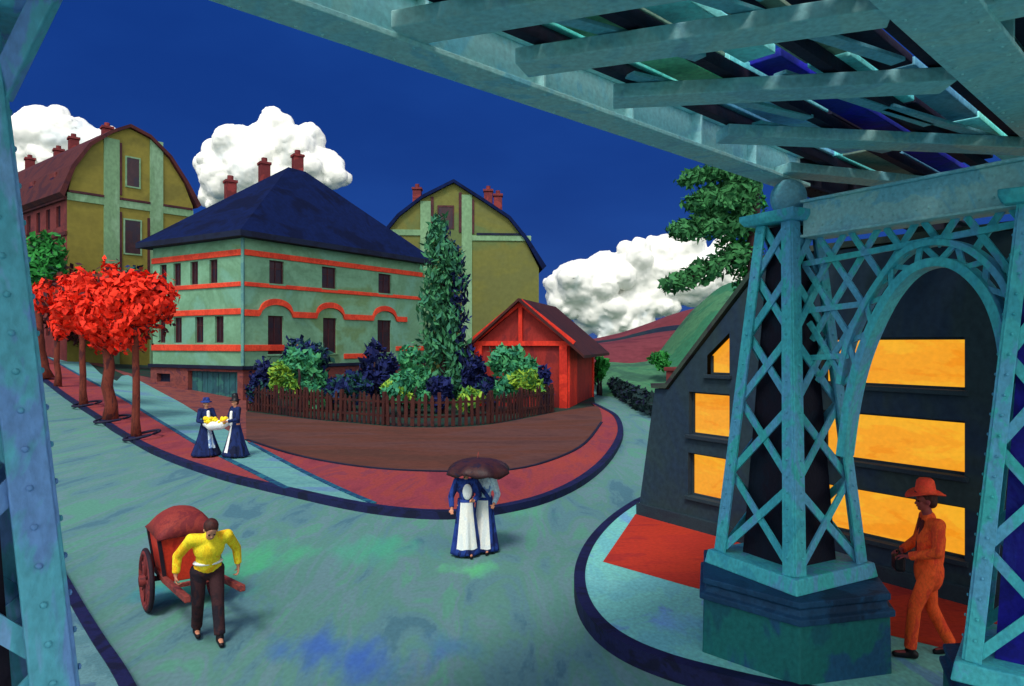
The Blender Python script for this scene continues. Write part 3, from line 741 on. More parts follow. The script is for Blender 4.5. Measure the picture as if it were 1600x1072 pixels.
def foliage(name, parent, m, clumps, n, size, seed, **k):
    mb = MB(); v, f = leafmesh(clumps, n, size, seed, **k); mb.add(v, f)
    return mb.build(name, m, parent, fix=False)

def lumpy(c, r, n, seed, inner=.62, sub=.42):
    rnd = random.Random(seed); out = []
    c = Vector(c)
    for i in range(n):
        d = Vector((rnd.gauss(0, 1), rnd.gauss(0, 1), rnd.gauss(0, 1))).normalized()
        k = inner * rnd.uniform(.6, 1.1)
        s = sub * rnd.uniform(.75, 1.3)
        out.append((c + Vector((d.x * r[0] * k, d.y * r[1] * k, d.z * r[2] * k)), (r[0] * s, r[1] * s, r[2] * s)))
    return out

def trunk(mb, p0, p1, r0, r1, seed, n=6, wob=.06):
    rnd = random.Random(seed); pts, rr = [], []
    for i in range(n + 1):
        t = i / n; q = Vector(p0).lerp(Vector(p1), t)
        if 0 < i < n: q += Vector((rnd.uniform(-wob, wob), rnd.uniform(-wob, wob), 0))
        pts.append(q); rr.append(r0 + (r1 - r0) * t + (r0 * .35 if i == 0 else 0))
    mb.tube(pts, rr, 9)

# the four red street trees
red_labels = ['red leaved street tree at the far end of its row, next to the blue pier', 'second red street tree from the far end, with a dark ring at its thin trunk',
              'red street tree with the thickest trunk and an iron hoop round its foot', 'red street tree nearest the villa, on the thinnest straight trunk']
red = [((90, 604), (88, 478), (32, 46), .17, 0), ((131, 634), (126, 472), (38, 44), .16, 1), ((172, 656), (166, 478), (40, 66), .26, 2), ((213, 682), (214, 492), (48, 70), .15, 3)]
for (bx, by), (cx, cy), (hw, hh), tr, i in red:
    b0 = ground(bx, by, KH); Y = b0.y; s = Y / F
    cc = at(cx, cy, Y)
    t = empty('street_tree', b0, red_labels[i], 'tree', 'red street trees along the rising pavement')
    cl_ = lumpy(cc, (hw * s * 1.14, hw * s * 1.0, hh * s * 1.22), 13, 40 + i, .62, .46)
    foliage('crown', t, M_redleaf, cl_, 2300, 13 * s, 60 + i, droop=.5, aspect=.55, radial=1.3)
    foliage('dark_leaves', t, M_plumleaf, [(cc + Vector((0, .3, hh * s * .1)), (hw * s * 1.03, hw * s * .9, hh * s * 1.02))], 240, 9 * s, 80 + i, aspect=.6)
    tm = MB(); trunk(tm, b0 - Vector((0, 0, .1)), (cc.x, cc.y, cc.z - hh * s * .2), tr, tr * .7, i)
    top = Vector((cc.x, cc.y, cc.z - hh * s * .45))
    for k in range(4):
        a = k * PI / 2 + .4; tm.tube([top, top + Vector((math.cos(a) * hw * s * .3, math.sin(a) * hw * s * .3, hh * s * .4)), top + Vector((math.cos(a) * hw * s * .6, math.sin(a) * hw * s * .6, hh * s * .7))], [tr * .5, tr * .35, tr * .15], 6)
    tm.build('trunk', M_trunk, t, smooth=True)
ring_labels = ['dark iron hoop round the foot of the second red tree from the far end', 'dark iron hoop round the foot of the thick red tree trunk', 'dark iron hoop leaning beside the foot of the red tree nearest the villa']
for (px, py, rx), lb in zip(((136, 634, .55), (176, 658, .62), (222, 684, .55)), ring_labels):
    p = ground(px, py, KH); rg = MB(); pts = [(p.x + math.cos(a) * rx, p.y + math.sin(a) * rx * 1.3, p.z + .1 + .12 * math.sin(a + 1) + (zg(p.x + math.cos(a) * rx, p.y) - zg(p.x, p.y))) for a in [2 * PI * k / 24 for k in range(25)]]
    rg.tube(pts, .05, 6)
    tag(rg.build('tree_hoop', M_ring, smooth=True), lb, 'tree guard', 'iron hoops at the feet of the red trees')
# leaning plum stump left of the row
b0 = ground(66, 592, KH); t = MB()
trunk(t, b0, at(56, 505, b0.y), .5, .28, 9); 
tag(t.build('leaning_stump', M_trunk, smooth=True), 'leaning plum brown stump at the far end of the red tree row', 'stump')

def plant(name, label, cat, px, Y, ytop, ybot, wpx, mats, n, size, seed, lumps=10, group=None, stem=True, depthk=.9, **k):
    s = Y / F; base = Vector(((px - 800) / F * Y, Y, 0)); base.z = zg(base.x, base.y) + KH - .02
    t = empty(name, base, label, cat, group)
    zt, zb = H + (HY - ytop) * s, max(base.z + .1, H + (HY - ybot) * s)
    c = Vector((base.x, base.y, (zt + zb) / 2)); r = (wpx / 2 * s, wpx / 2 * s * depthk, (zt - zb) / 2)
    cl_ = lumpy(c, r, lumps, seed)
    foliage('foliage', t, mats[0], cl_, n, size * s, seed + 1, **k)
    if len(mats) > 1:
        foliage('shoots', t, mats[1], lumpy(c + Vector((r[0] * mats[2][0], -r[1] * .35, r[2] * mats[2][1])), (r[0] * .62, r[1] * .7, r[2] * .6), 5, seed + 5), int(n * .45), size * s, seed + 6, **k)
    if stem:
        tm = MB(); rr = .05 + r[0] * .05
        for j in range(3):
            a = j * 2.1 + seed
            trunk(tm, base - Vector((0, 0, .05)) + Vector((math.cos(a) * .1, math.sin(a) * .1, 0)), c + Vector((math.cos(a) * r[0] * .4, math.sin(a) * r[1] * .4, r[2] * .3)), rr, rr * .4, seed + j)
        tm.build('stem', M_darkbark, t, smooth=True)
    return t

GB = 'garden bushes behind the picket fence'  # dark blue bushes carry the shaded side of the greenery in their colour
plant('garden_bush', 'round green bush behind the left half of the picket fence', 'bush', 472, 36, 542, 640, 96, [M_greenleaf, M_limeleaf, (-.5, -.1)], 1700, 13, 11, group=GB, up=.4)
plant('garden_bush', 'blue black bush between the villa corner and the round green bush', 'bush', 418, 37.5, 556, 645, 60, [M_shadeleaf], 800, 13, 12, group=GB)
plant('garden_bush', 'tall blue black bush rising behind the round green bush', 'bush', 478, 39.5, 520, 620, 92, [M_darkleaf], 1000, 14, 13, group=GB, up=.5)
plant('garden_bush', 'navy bush under the middle arched window of the villa', 'bush', 545, 36.5, 575, 650, 66, [M_darkleaf], 1000, 13, 14, group=GB, up=.4)
plant('garden_bush', 'tall ultramarine bush under the right arched window of the villa', 'bush', 590, 39, 530, 645, 62, [M_shadeleaf], 1100, 13, 15, group=GB, up=.5)
plant('garden_bush', 'yellow green bush in front of the poplar foot', 'bush', 640, 34.8, 582, 655, 88, [M_greenleaf, M_limeleaf, (-.45, -.1)], 1600, 12, 16, group=GB, up=.5)
plant('garden_bush', 'upright teal green bush at the left foot of the poplar', 'bush', 648, 38, 520, 630, 52, [M_greenleaf], 1000, 12, 17, group=GB, up=.6)
plant('garden_bush', 'ultramarine bush between the two yellow green bushes', 'bush', 692, 35.2, 580, 655, 52, [M_shadeleaf], 900, 12, 18, group=GB, up=.4)
plant('garden_bush', 'small lime green bush poking through the right part of the fence', 'bush', 736, 34.0, 602, 660, 54, [M_limeleaf], 900, 11, 19, group=GB, up=.5)
plant('garden_bush', 'navy pointed bush left of the shed', 'bush', 742, 37, 550, 640, 44, [M_shadeleaf], 900, 12, 20, group=GB, up=.6)
plant('garden_bush', 'big green and lime bush in front of the red shed', 'bush', 800, 35.3, 543, 640, 92, [M_greenleaf, M_limeleaf, (.45, -.15)], 1800, 13, 21, group=GB, up=.4)
plant('garden_bush', 'dark low bush against the shed wall beside its corner post', 'bush', 848, 37.0, 570, 640, 36, [M_shadeleaf], 700, 11, 22, group=GB, up=.4)
plant('garden_bush', 'leafy dark green shrub by the right wall of the shed', 'bush', 936, 47.5, 545, 600, 34, [M_deepleaf], 700, 10, 23)
plant('garden_bush', 'low dark bush just left of the tall ultramarine bush', 'bush', 515, 37.2, 592, 650, 60, [M_darkleaf], 900, 13, 26, group=GB, up=.3)
plant('garden_bush', 'low dark green bush at the left end of the fence by the villa corner', 'bush', 402, 36.6, 592, 650, 46, [M_darkleaf], 700, 13, 27, group=GB, up=.3)
plant('garden_bush', 'dark teal bush squeezed between the shed and the lime green bush', 'bush', 765, 36.2, 585, 650, 44, [M_darkleaf], 700, 12, 28, group=GB, up=.4)
plant('roadside_bush', 'round green bush on the grassy bank near the dark building', 'bush', 1030, 50, 545, 580, 34, [M_deepleaf], 600, 10, 24, stem=False)

# poplar
Y = 38.6; s = Y / F; base = Vector(((694 - 800) / F * Y, Y, KH - .02))
t = empty('poplar', base, 'tall slim poplar between the villa and the red shed', 'poplar')
spine = [(686, 352, 15), (682, 378, 24), (690, 405, 34), (690, 435, 38), (692, 465, 36), (690, 495, 38), (688, 525, 38), (700, 555, 42), (706, 585, 46), (700, 612, 44)]
clm = []
rnd = random.Random(5)
for px, py, hw in spine:
    for k in range(4):
        c = at(px + rnd.uniform(-.45, .45) * hw, py + rnd.uniform(-10, 10), Y + rnd.uniform(-.5, .5)); clm.append((c, (hw * s * .62, hw * s * .62, 26 * s)))
foliage('crown', t, M_poplar, clm, 3600, 13 * s, 31, up=1.3, aspect=.4)
foliage('dark_leaves', t, M_shadeleaf, [(at(px + hw * .55, py, Y + .25), (hw * s * .62, hw * s * .5, 22 * s)) for px, py, hw in spine[1:]], 1300, 13 * s, 32, up=1.3, aspect=.4)  # navy leaves paint the shaded right side of the poplar
tm = MB(); trunk(tm, base - Vector((0, 0, .1)), at(688, 380, Y), .22, .05, 4); tm.build('trunk', M_darkbark, t, smooth=True)

# dark green tree left, behind the red trees
Y = 52; b0 = Vector(((62 - 800) / F * Y, Y, 0)); b0.z = zg(b0.x, b0.y)
t = empty('broadleaf_tree', b0, 'dark green broad tree beside the blue pier, behind the red trees', 'tree')
s = Y / F
foliage('crown', t, M_deepleaf, lumpy(at(62, 430, Y), (44 * s, 40 * s, 64 * s), 14, 71, .6, .44), 2600, 13 * s, 72, aspect=.55)
tm = MB(); trunk(tm, b0 - Vector((0, 0, .2)), at(62, 430, Y), .35, .15, 3); tm.build('trunk', M_trunk, t, smooth=True)
# small plum and blue shrubs under the tenement
plant('hedge_shrub', 'dark plum shrub between the tenement foot and the red trees', 'shrub', 120, 54, 415, 560, 150, [M_plumleaf], 1500, 13, 75, group='shrubs at the foot of the tenement', stem=False)
plant('hedge_shrub', 'blue black shrub between the tenement and the villa wall', 'shrub', 205, 55, 408, 560, 60, [M_darkleaf], 900, 12, 77, group='shrubs at the foot of the tenement', stem=False)

# pine leaning over the dark building
Y = 21.0; s = Y / F
b0 = Vector(((1186 - 800) / F * Y, Y, 0))
t = empty('pine_tree', b0, 'dark pine with long sweeping green boughs behind the dark building', 'pine')
tm = MB(); trunk(tm, b0 - Vector((0, 0, .2)), at(1178, 262, Y), .34, .16, 6, wob=.05)
boughs = [((1172, 300), (1125, 272), (1072, 284)), ((1172, 320), (1120, 310), (1082, 322)), ((1172, 352), (1115, 352), (1058, 362)), ((1165, 395), (1100, 425), (1046, 446)), ((1178, 275), (1150, 290), (1130, 320))]
thick = [14, 20, 22, 18, 18]
cl_ = []
for (a, b_, c), th in zip(boughs, thick):
    pts = smoothline([at(*a, Y), at(*b_, Y - .3), at(*c, Y - .6)], 6)
    tm.tube(pts, [.09 - .012 * i / 2 for i in range(len(pts))], 6)
    for i, p in enumerate(pts):
        k = .65 + .5 * math.sin(PI * min(1, (i + 2) / (len(pts) + 1)))
        cl_.append((p + Vector((0, random.uniform(-.2, .2), .02)), (20 * s, 17 * s, th * s * k)))
tm.build('trunk', M_darkbark, t, smooth=True)
foliage('needles', t, M_pineleaf, cl_, 6000, 14 * s, 91, aspect=.42)
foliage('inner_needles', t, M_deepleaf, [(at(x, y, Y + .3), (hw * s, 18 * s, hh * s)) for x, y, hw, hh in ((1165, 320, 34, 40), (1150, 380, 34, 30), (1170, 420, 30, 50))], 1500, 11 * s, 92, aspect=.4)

# hedge along the right-hand street
ha, hb = ground(1012, 652), ground(928, 600)
h0 = Vector((ha.x, ha.y, 0))
hd = empty('hedge', h0, 'low blue black hedge along the outer edge of the right hand street', 'hedge')
clm = []
for i in range(34):
    q = ha.lerp(hb, i / 33); clm.append((Vector((q.x + .3, q.y, .55)), (.55, .8, .62)))
foliage('foliage', hd, M_hedge, clm, 3400, .34, 95, aspect=.6)

# ------------------------------------------------------------------ dark building with lamplit windows
dk = empty('dark_house', F0, 'dark slate blue house with glowing orange windows under the bridge', 'house')
ff = Face(F0, FD, FN)
zb = CH - .05
FLEN = 9.0; BD = 3.6
rows = [(.76, 1.46), (1.86, 2.58), (2.98, 3.68)]
holes = []
for i, (z0, z1) in enumerate(rows):
    holes.append(((1.28, 2.12), (1.3, 2.2), (1.72, 2.2))[i] + (z0 + (.04 if i == 0 else .06), z1 + (.13 if i < 2 else .1)))
    holes.append((3.9, 5.9, z0, z1)); holes.append((6.7, 8.2, z0, z1))
w = MB(); ZL, SL = 2.72, .8
holed_wall(w, ff, .7, FLEN, zb, ZL, [h for h in holes if h[3] < 2.85], .16)
up = [h for h in holes if h[3] >= 2.85]
holed_wall(w, ff, 2.9, FLEN, ZL, 5.0, [h for h in up if h[0] > 2.9], .16)
# slanting left part, with the clipped window under the slope
gl = lambda l: ZL + max(0, min(1, (l - SL) / (2.9 - SL))) * 2.18
wl, wr, wz0, wz1 = up[0]
def strip(l0, l1, za0, za1, zb0, zb1):
    w.add([ff.p(l0, za0), ff.p(l1, zb0), ff.p(l1, zb1), ff.p(l0, za1)], [(0, 1, 2, 3)])
w.add([ff.p(0, zb), ff.p(.7, zb), ff.p(.7, ZL), ff.p(.46, ZL)], [(0, 1, 2, 3)])
w.add([ff.p(SL, ZL), ff.p(wl, ZL), ff.p(wl, gl(wl))], [(0, 1, 2)]); strip(wl, wr, ZL, wz0, ZL, wz0)
strip(wl, wr, gl(wl) - .3, gl(wl), wz1, gl(wr)); strip(wr, 2.9, ZL, gl(wr), ZL, gl(2.9))
w.add([ff.p(0, zb, 0), ff.p(0, zb, -BD), ff.p(.46, ZL, -BD), ff.p(.46, ZL, 0)], [(0, 1, 2, 3)])
w.add([ff.p(FLEN, zb, 0), ff.p(FLEN, 5.0, 0), ff.p(FLEN, 5.0, -BD), ff.p(FLEN, zb, -BD)], [(0, 1, 2, 3)])
w.add([ff.p(0, zb, -BD), ff.p(FLEN, zb, -BD), ff.p(FLEN, 5.0, -BD), ff.p(2.9, 4.9, -BD), ff.p(SL, ZL, -BD), ff.p(.46, ZL, -BD)], [(0, 1, 2, 3, 4, 5)])
w.build('wall', M_facade, dk, fix=False)
r = MB()
rp = [(.42, ZL + .01), (SL - .02, ZL + .02), (2.88, 4.94), (3.2, 5.02), (FLEN + .2, 5.02)]
vs = []
for a in (.06, -BD - .1):
    for l, z in rp: vs.append(ff.p(l, z, a))
    for l, z in rp: vs.append(ff.p(l - .02, z + .09, a))
k = len(rp); q = 2 * k; fs = []
for j in range(k - 1): fs += [(j, j + 1, q + j + 1, q + j), (k + j, k + j + 1, q + k + j + 1, q + k + j), (j, j + 1, k + j + 1, k + j), (q + j, q + j + 1, q + k + j + 1, q + k + j)]
fs += [(0, k, q + k, q), (k - 1, 2 * k - 1, q + 2 * k - 1, q + k - 1)]
r.add(vs, fs); ro = r.build('roof', M_gableroof, dk)
c = MB(); cpn = ff.p(.64, 0, -.4); c.box((cpn.x, cpn.y, 2.86), (.26, .3, .4), -.95); c.box((cpn.x, cpn.y, 3.09), (.33, .36, .08), -.95); c.build('chimney', M_plum, ro, bevel=.02)
for h in holes:
    l0, l1, z0, z1 = h
    g_ = MB()
    if l0 == 1.72:
        pl = [ff.p(l0, z0, -.14), ff.p(l1, z0, -.14), ff.p(l1, z1, -.14), ff.p(l0, gl(l0) - .3, -.14)]
    else:
        pl = [ff.p(l0, z0, -.14), ff.p(l1, z0, -.14), ff.p(l1, z1, -.14), ff.p(l0, z1, -.14)]
    g_.add(pl, [tuple(range(len(pl)))])
    wo = g_.build('window', M_lit, dk, fix=False)
    fm = MB(); wd = .035
    for a, b_ in ((l0, l0 + wd), (l1 - wd, l1)): ff.box(fm, a, b_, z0, z1 if l0 != 1.72 or a > l0 else gl(l0) - .3, -.15, -.1)
    ff.box(fm, l0 + wd, l1 - wd, z0, z0 + wd, -.15, -.1)
    if l0 != 1.72: ff.box(fm, l0 + wd, l1 - wd, z1 - wd, z1, -.15, -.1)
    fm.build('frame', M_facadetrim, wo)
    sl = MB(); ff.box(sl, l0 - .05, l1 + .05, z0 - .07, z0 - .002, -.05, .06); sl.build('sill', M_facadetrim, wo, bevel=.008)
b = MB(); ff.box(b, 0, FLEN, zb, zb + .28, -.02, .05); b.build('plinth', M_facadetrim, dk, bevel=.01)

def rivets(p0, p1, n_, k, r, m, parent):
    b = MB(); p0, p1, n_ = Vector(p0), Vector(p1), Vector(n_).normalized()
    q = Vector((0, 0, 1)).rotation_difference(n_).to_matrix()
    for i in range(k):
        c = p0.lerp(p1, (i + .5) / k); vs = [c + q @ Vector((math.cos(a) * rr, math.sin(a) * rr, h)) for rr, h in ((r, -.002), (r * .8, r * .45), (r * .3, r * .65)) for a in [2 * PI * j / 7 for j in range(7)]]
        b.add(vs, [(j * 7 + t, j * 7 + (t + 1) % 7, j * 7 + 7 + (t + 1) % 7, j * 7 + 7 + t) for j in range(2) for t in range(7)] + [tuple(14 + t for t in range(7))])
    o = b.build('rivet', m, parent, fix=False, smooth=True); o['kind'] = 'stuff'
    return o

# ------------------------------------------------------------------ lattice piers
def lattice_pier(axis, zbase, zped, hd0, hd1, ztop, rot, R6, label, msteel, mcore, mped, ball=True, bays=5, leg=.15, pedrot=None):
    ax = Vector((axis[0], axis[1], zbase))
    t = empty('bridge_pier', ax, label, 'bridge pier', 'lattice piers of the railway bridge')
    pr = rot if pedrot is None else pedrot
    hexa = lambda r, z: [Vector((ax.x + r * math.cos(pr + k * PI / 3), ax.y + r * math.sin(pr + k * PI / 3), z)) for k in range(6)]
    def hexring(prof):
        mb = MB(); vs = [p for r, z in prof for p in hexa(r, z)]; fs = [tuple(reversed(range(6))), tuple((len(prof) - 1) * 6 + k for k in range(6))]
        for j in range(len(prof) - 1):
            for k in range(6): fs.append((j * 6 + k, j * 6 + (k + 1) % 6, (j + 1) * 6 + (k + 1) % 6, (j + 1) * 6 + k))
        mb.add(vs, fs); return mb
    hz = zped - zbase
    hexring([(R6, zbase - .05), (R6 * .985, zbase + hz * .72)]).build('pedestal', mped, t, bevel=.02)
    hexring([(R6 * 1.03, zbase + hz * .721), (R6 * 1.03, zbase + hz * .80), (R6 * .97, zbase + hz * .82), (R6 * .95, zbase + hz * .9), (R6 * .99, zbase + hz * .92), (R6 * .99, zbase + hz)]).build('moulding', M_pedtrim, t, bevel=.012)
    sq = lambda r, z: [Vector((ax.x + r * math.cos(rot + k * PI / 2), ax.y + r * math.sin(rot + k * PI / 2), z)) for k in range(4)]
    # base plate
    b = MB(); vs = sq(hd0 + .13, zped + .001) + sq(hd0 + .09, zped + .16); b.add(vs, [(3, 2, 1, 0), (4, 5, 6, 7)] + [(k, (k + 1) % 4, 4 + (k + 1) % 4, 4 + k) for k in range(4)]); b.build('base_plate', msteel, t, bevel=.015)
    z0, z1 = zped + .16, ztop
    lo, hi = sq(hd0, z0), sq(hd1, z1)
    for k in range(4):
        m = MB(); c = Vector((ax.x, ax.y, 0)); out = (lo[k] - Vector((ax.x, ax.y, lo[k].z))).normalized()
        # angle iron: two flanges meeting at the corner
        for sgn in (1, -1):
            nb = lo[(k + sgn) % 4]; d = (nb - lo[k]); d.z = 0; d.normalize(); n_ = Vector((d.y, -d.x, 0)); n_ = n_ if n_.dot(out) > 0 else -n_
            m.bar(lo[k] + d * leg * .5 + n_ * (.0 if sgn > 0 else .004), hi[k] + d * leg * .42 + n_ * (.0 if sgn > 0 else .004), leg, .035, n_, .85)
        lg = m.build('leg', msteel, t, bevel=.006)
        for sgn in (1, -1):
            nb = lo[(k + sgn) % 4]; d = (nb - lo[k]); d.z = 0; d.normalize(); n_ = Vector((d.y, -d.x, 0)); n_ = n_ if n_.dot(out) > 0 else -n_
            rivets(lo[k] + d * leg * .55 + n_ * .024 + Vector((0, 0, .1)), hi[k] + d * leg * .46 + n_ * .02, n_, 22, .014, msteel, lg)
    for k in range(4):
        a0, a1, b0, b1 = lo[k], hi[k], lo[(k + 1) % 4], hi[(k + 1) % 4]
        d = (b0 - a0).normalized(); n_ = Vector((d.y, -d.x, 0)); c = Vector((ax.x, ax.y, a0.z)); n_ = n_ if n_.dot((a0 + b0) / 2 - c) > 0 else -n_
        m = MB()
        # bays shrink towards the top
        ts = [0.0]
        for i in range(bays): ts.append(ts[-1] + 1.0 - .09 * i)
        ts = [x / ts[-1] for x in ts]
        for i in range(bays):
            ins = leg * .35
            P = lambda x0, x1, tt, s_: x0.lerp(x1, tt) + d * s_ * ins
            m.bar(P(a0, a1, ts[i], 1) - n_ * .03, P(b0, b1, ts[i + 1], -1) - n_ * .03, .085, .02, n_)
            m.bar(P(b0, b1, ts[i], -1) - n_ * .052, P(a0, a1, ts[i + 1], 1) - n_ * .052, .085, .02, n_)
        m.build('lattice_panel', msteel, t)
    # core plates added to stand for the dark inside the lattice
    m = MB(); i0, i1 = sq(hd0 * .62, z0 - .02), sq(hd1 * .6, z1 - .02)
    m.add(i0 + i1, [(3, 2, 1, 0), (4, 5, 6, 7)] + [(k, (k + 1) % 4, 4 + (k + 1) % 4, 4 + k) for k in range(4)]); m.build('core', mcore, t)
    m = MB(); vs = sq(hd1 + .14, z1) + sq(hd1 + .2, z1 + .06) + sq(hd1 + .2, z1 + .12); m.add(vs, [(3, 2, 1, 0), (8, 9, 10, 11)] + [(j * 4 + k, j * 4 + (k + 1) % 4, j * 4 + 4 + (k + 1) % 4, j * 4 + 4 + k) for j in range(2) for k in range(4)]); m.build('cap_plate', msteel, t, bevel=.01)
    if ball:
        m = MB(); m.ball((ax.x, ax.y, z1 + .12 + .19), (.2, .2, .215), seg=22, ring=14); m.build('ball_bearing', M_teal2, t, smooth=True)
    return t

P1 = Vector((3.15, 8.02, 0)); P2 = Vector((4.45, 5.9, 0))
tocam = math.atan2(-8.3, -3.3)
lattice_pier(P1, CH, 1.02, .8, .34, 4.94, tocam + R(5), 1.09, 'teal lattice pier with ball bearing on a six sided dark pedestal', M_teal, M_core, M_pedes, pedrot=tocam + R(6))
PN = Vector((-2.475, 2.9, 0))
lattice_pier(PN, .13, 1.3, .8, .36, 4.95, math.atan2(-.1, 1) + R(2), 1.15, 'pale blue lattice pier standing at the left edge, near the handcart', M_leftsteel, M_core, M_pedes, leg=.155)
lattice_pier(P2, CH, .82, .72, .22, 4.76, math.atan2(-.12, -1), .78, 'teal lattice pier with deep blue core behind the striding man', M_teal, M_corebl, M_pedes, ball=False, leg=.12)

# ------------------------------------------------------------------ the arch between the piers
AX = (P2 - P1).normalized(); AN = Vector((AX.y, -AX.x, 0)); AN = AN if AN.y < 0 else -AN
arch = empty('arched_portal', (P1.x, P1.y, CH), 'teal lattice arch between two piers, framing the man in the red hat', 'arch')
fa = Face(P1, AX, AN)
def lz(px, py):
    k = (px - 800) / F; t = (k * P1.y - P1.x) / (AX.x - k * AX.y); Y = P1.y + AX.y * t
    return t, H + (HY - py) / F * Y
b = MB(); b.bar(fa.p(.28, 4.95, 0), fa.p(4.2, 4.95, 0), .36, .26, AN); b.bar(fa.p(.28, 4.765, 0), fa.p(4.2, 4.765, 0), .03, .36, AN); b.bar(fa.p(.28, 5.145, 0), fa.p(4.2, 5.145, 0), .03, .36, AN)
cb_ = b.build('cap_beam', M_steel, arch, bevel=.008)
for z_ in (4.86, 5.05): rivets(fa.p(.35, z_, -.0) + AN * .131, fa.p(3.0, z_, 0) + AN * .131, AN, 24, .014, M_steel, cb_)
inner_px = [(1320, 712), (1330, 640), (1343, 580), (1362, 525), (1390, 468), (1422, 429), (1455, 412), (1492, 413), (1526, 435), (1554, 474), (1572, 530), (1580, 600)]
outer_px = [(1316, 600), (1326, 545), (1346, 494), (1374, 446), (1410, 400), (1450, 381), (1496, 382), (1536, 402), (1570, 440), (1594, 494)]
inn = smoothline([(*lz(a, b), 0) for a, b in inner_px], 5); out_ = smoothline([(*lz(a, b), 0) for a, b in outer_px], 5)
def rib(pts, w_, th, name, m):
    mb = MB()
    vs = []
    for i, p in enumerate(pts):
        d = (pts[min(i + 1, len(pts) - 1)] - pts[max(i - 1, 0)]).normalized(); n_ = Vector((-d.y, d.x, 0))
        for s_, o in ((-1, -th / 2), (1, -th / 2), (1, th / 2), (-1, th / 2)):
            q = p + n_ * s_ * w_ / 2; vs.append(fa.p(q.x, q.y, o))
    n = len(pts); fs = [(i * 4 + k, i * 4 + (k + 1) % 4, i * 4 + 4 + (k + 1) % 4, i * 4 + 4 + k) for i in range(n - 1) for k in range(4)] + [(0, 1, 2, 3), (n * 4 - 1, n * 4 - 2, n * 4 - 3, n * 4 - 4)]
    mb.add(vs, fs); return mb.build(name, m, arch, bevel=.005)
rib(inn, .085, .2, 'inner_rib', M_teal); rib(out_, .06, .16, 'outer_rib', M_teal)
b = MB(); flip = 0
io = [min(range(len(inn)), key=lambda j: (inn[j] - out_[i]).length) for i in range(len(out_))]
for i in range(0, len(out_) - 3, 3):
    if flip % 2 == 0: b.bar(fa.p(out_[i].x, out_[i].y, 0), fa.p(inn[io[i + 3]].x, inn[io[i + 3]].y, 0), .05, .03, AN)
    else: b.bar(fa.p(inn[io[i]].x, inn[io[i]].y, .031), fa.p(out_[i + 3].x, out_[i + 3].y, .031), .05, .03, AN)
    flip += 1
b.build('arch_lacing', M_teal, arch)
# criss-cross bars filling the spandrels between piers, cap beam and outer rib
def inside(poly, x, y):
    c = False; n = len(poly); j = n - 1
    for i in range(n):
        (xi, yi), (xj, yj) = poly[i], poly[j]
        if (yi > y) != (yj > y) and x < (xj - xi) * (y - yi) / (yj - yi) + xi: c = not c
        j = i
    return c
topz = 4.74; k0 = max(range(len(out_)), key=lambda i: out_[i].y)
left_poly = [(.22, topz)] + [(.2 + .5 * (topz - z) * .17, z) for z in (4.4, 4.0, 3.6, 3.2)] + [(p.x, p.y) for p in out_[:k0 + 1]] + [(out_[k0].x, topz)]
right_poly = [(out_[k0].x, topz)] + [(p.x, p.y) for p in out_[k0:]] + [(out_[-1].x + .35, out_[-1].y), (out_[-1].x + .55, topz)]
for poly in (left_poly, right_poly):
    b = MB()
    for fam, (ang, gap, oo) in enumerate(((56, .31, -.035), (-56, .31, .0), (4, .52, .036))):
        dx, dz = math.cos(R(ang)), math.sin(R(ang)); nx_, nz_ = -dz, dx
        for q in range(-20, 30):
            cx, cz = .9 + nx_ * gap * q, 4.0 + nz_ * gap * q; run = None; t_ = -4.0
            while t_ < 4.0:
                ins = inside(poly, cx + dx * t_, cz + dz * t_)
                if ins and run is None: run = t_
                if not ins and run is not None:
                    if t_ - run > .1: b.bar(fa.p(cx + dx * (run - .03), cz + dz * (run - .03), oo), fa.p(cx + dx * (t_ + .03), cz + dz * (t_ + .03), oo), .06, .03, AN)
                    run = None
                t_ += .02
    b.build('spandrel_lattice', M_teal, arch)

# ------------------------------------------------------------------ the railway bridge overhead
U = Vector((.7226, .6912, 0)); V = Vector((.6912, -.7226, 0)); O = Vector((-.457, 5.03, 0))
ZB = 5.48
bp = lambda u, v, z: O + U * u + V * v + Vector((0, 0, z))
bridge = empty('railway_bridge', O, 'grey teal steel railway bridge crossing overhead with open plank deck', 'railway bridge')
def girder(v, u0, u1, name, w_=.42, m=M_steel):
    b = MB()
    b.bar(bp(u0, v, ZB + .02), bp(u1, v, ZB + .02), w_, .04); b.bar(bp(u0, v, ZB + .2), bp(u1, v, ZB + .2), .06, .32); b.bar(bp(u0, v, ZB + .38), bp(u1, v, ZB + .38), w_, .04)
    n_ = int((u1 - u0) / 1.1)
    for i in range(n_):
        u = u0 + .4 + i * 1.1; b.bar(bp(u, v, ZB + .04), bp(u, v, ZB + .36), w_ * .85, .03, U)
    g_ = b.build(name, m, bridge, bevel=.006)
    for sd in (-.36, .36): rivets(bp(max(u0, -3), v + sd * w_, ZB + .001), bp(u1, v + sd * w_, ZB + .001), (0, 0, -1), int((u1 - max(u0, -3)) / .17), .017, m, g_)
    return g_
girder(.16, -14, 5.3, 'girder', .31); girder(2.72, -9, 13, 'girder', .42); girder(5.3, -9, 13, 'girder', .4)
girder(.16, 5.302, 13, 'girder', .28, M_core)
up_ = lambda px, py, dz: Vector(((px - 800) / F * (dz * F / (HY - py)), dz * F / (HY - py), H + dz))
for a, c in (((628, 60), (1110, -22)), ((815, 112), (1392, 30)), ((958, 163), (1482, 138)), ((1128, 219), (1640, 240)), ((1222, 273), (1560, 306)), ((1482, 38), (1720, -10))):
    p, q = up_(*a, 1.905), up_(*c, 1.905)
    b = MB(); b.bar(p + Vector((0, 0, .06)), q + Vector((0, 0, .06)), .28, .11)
    b.build('cross_beam', M_steel, bridge, bevel=.01)
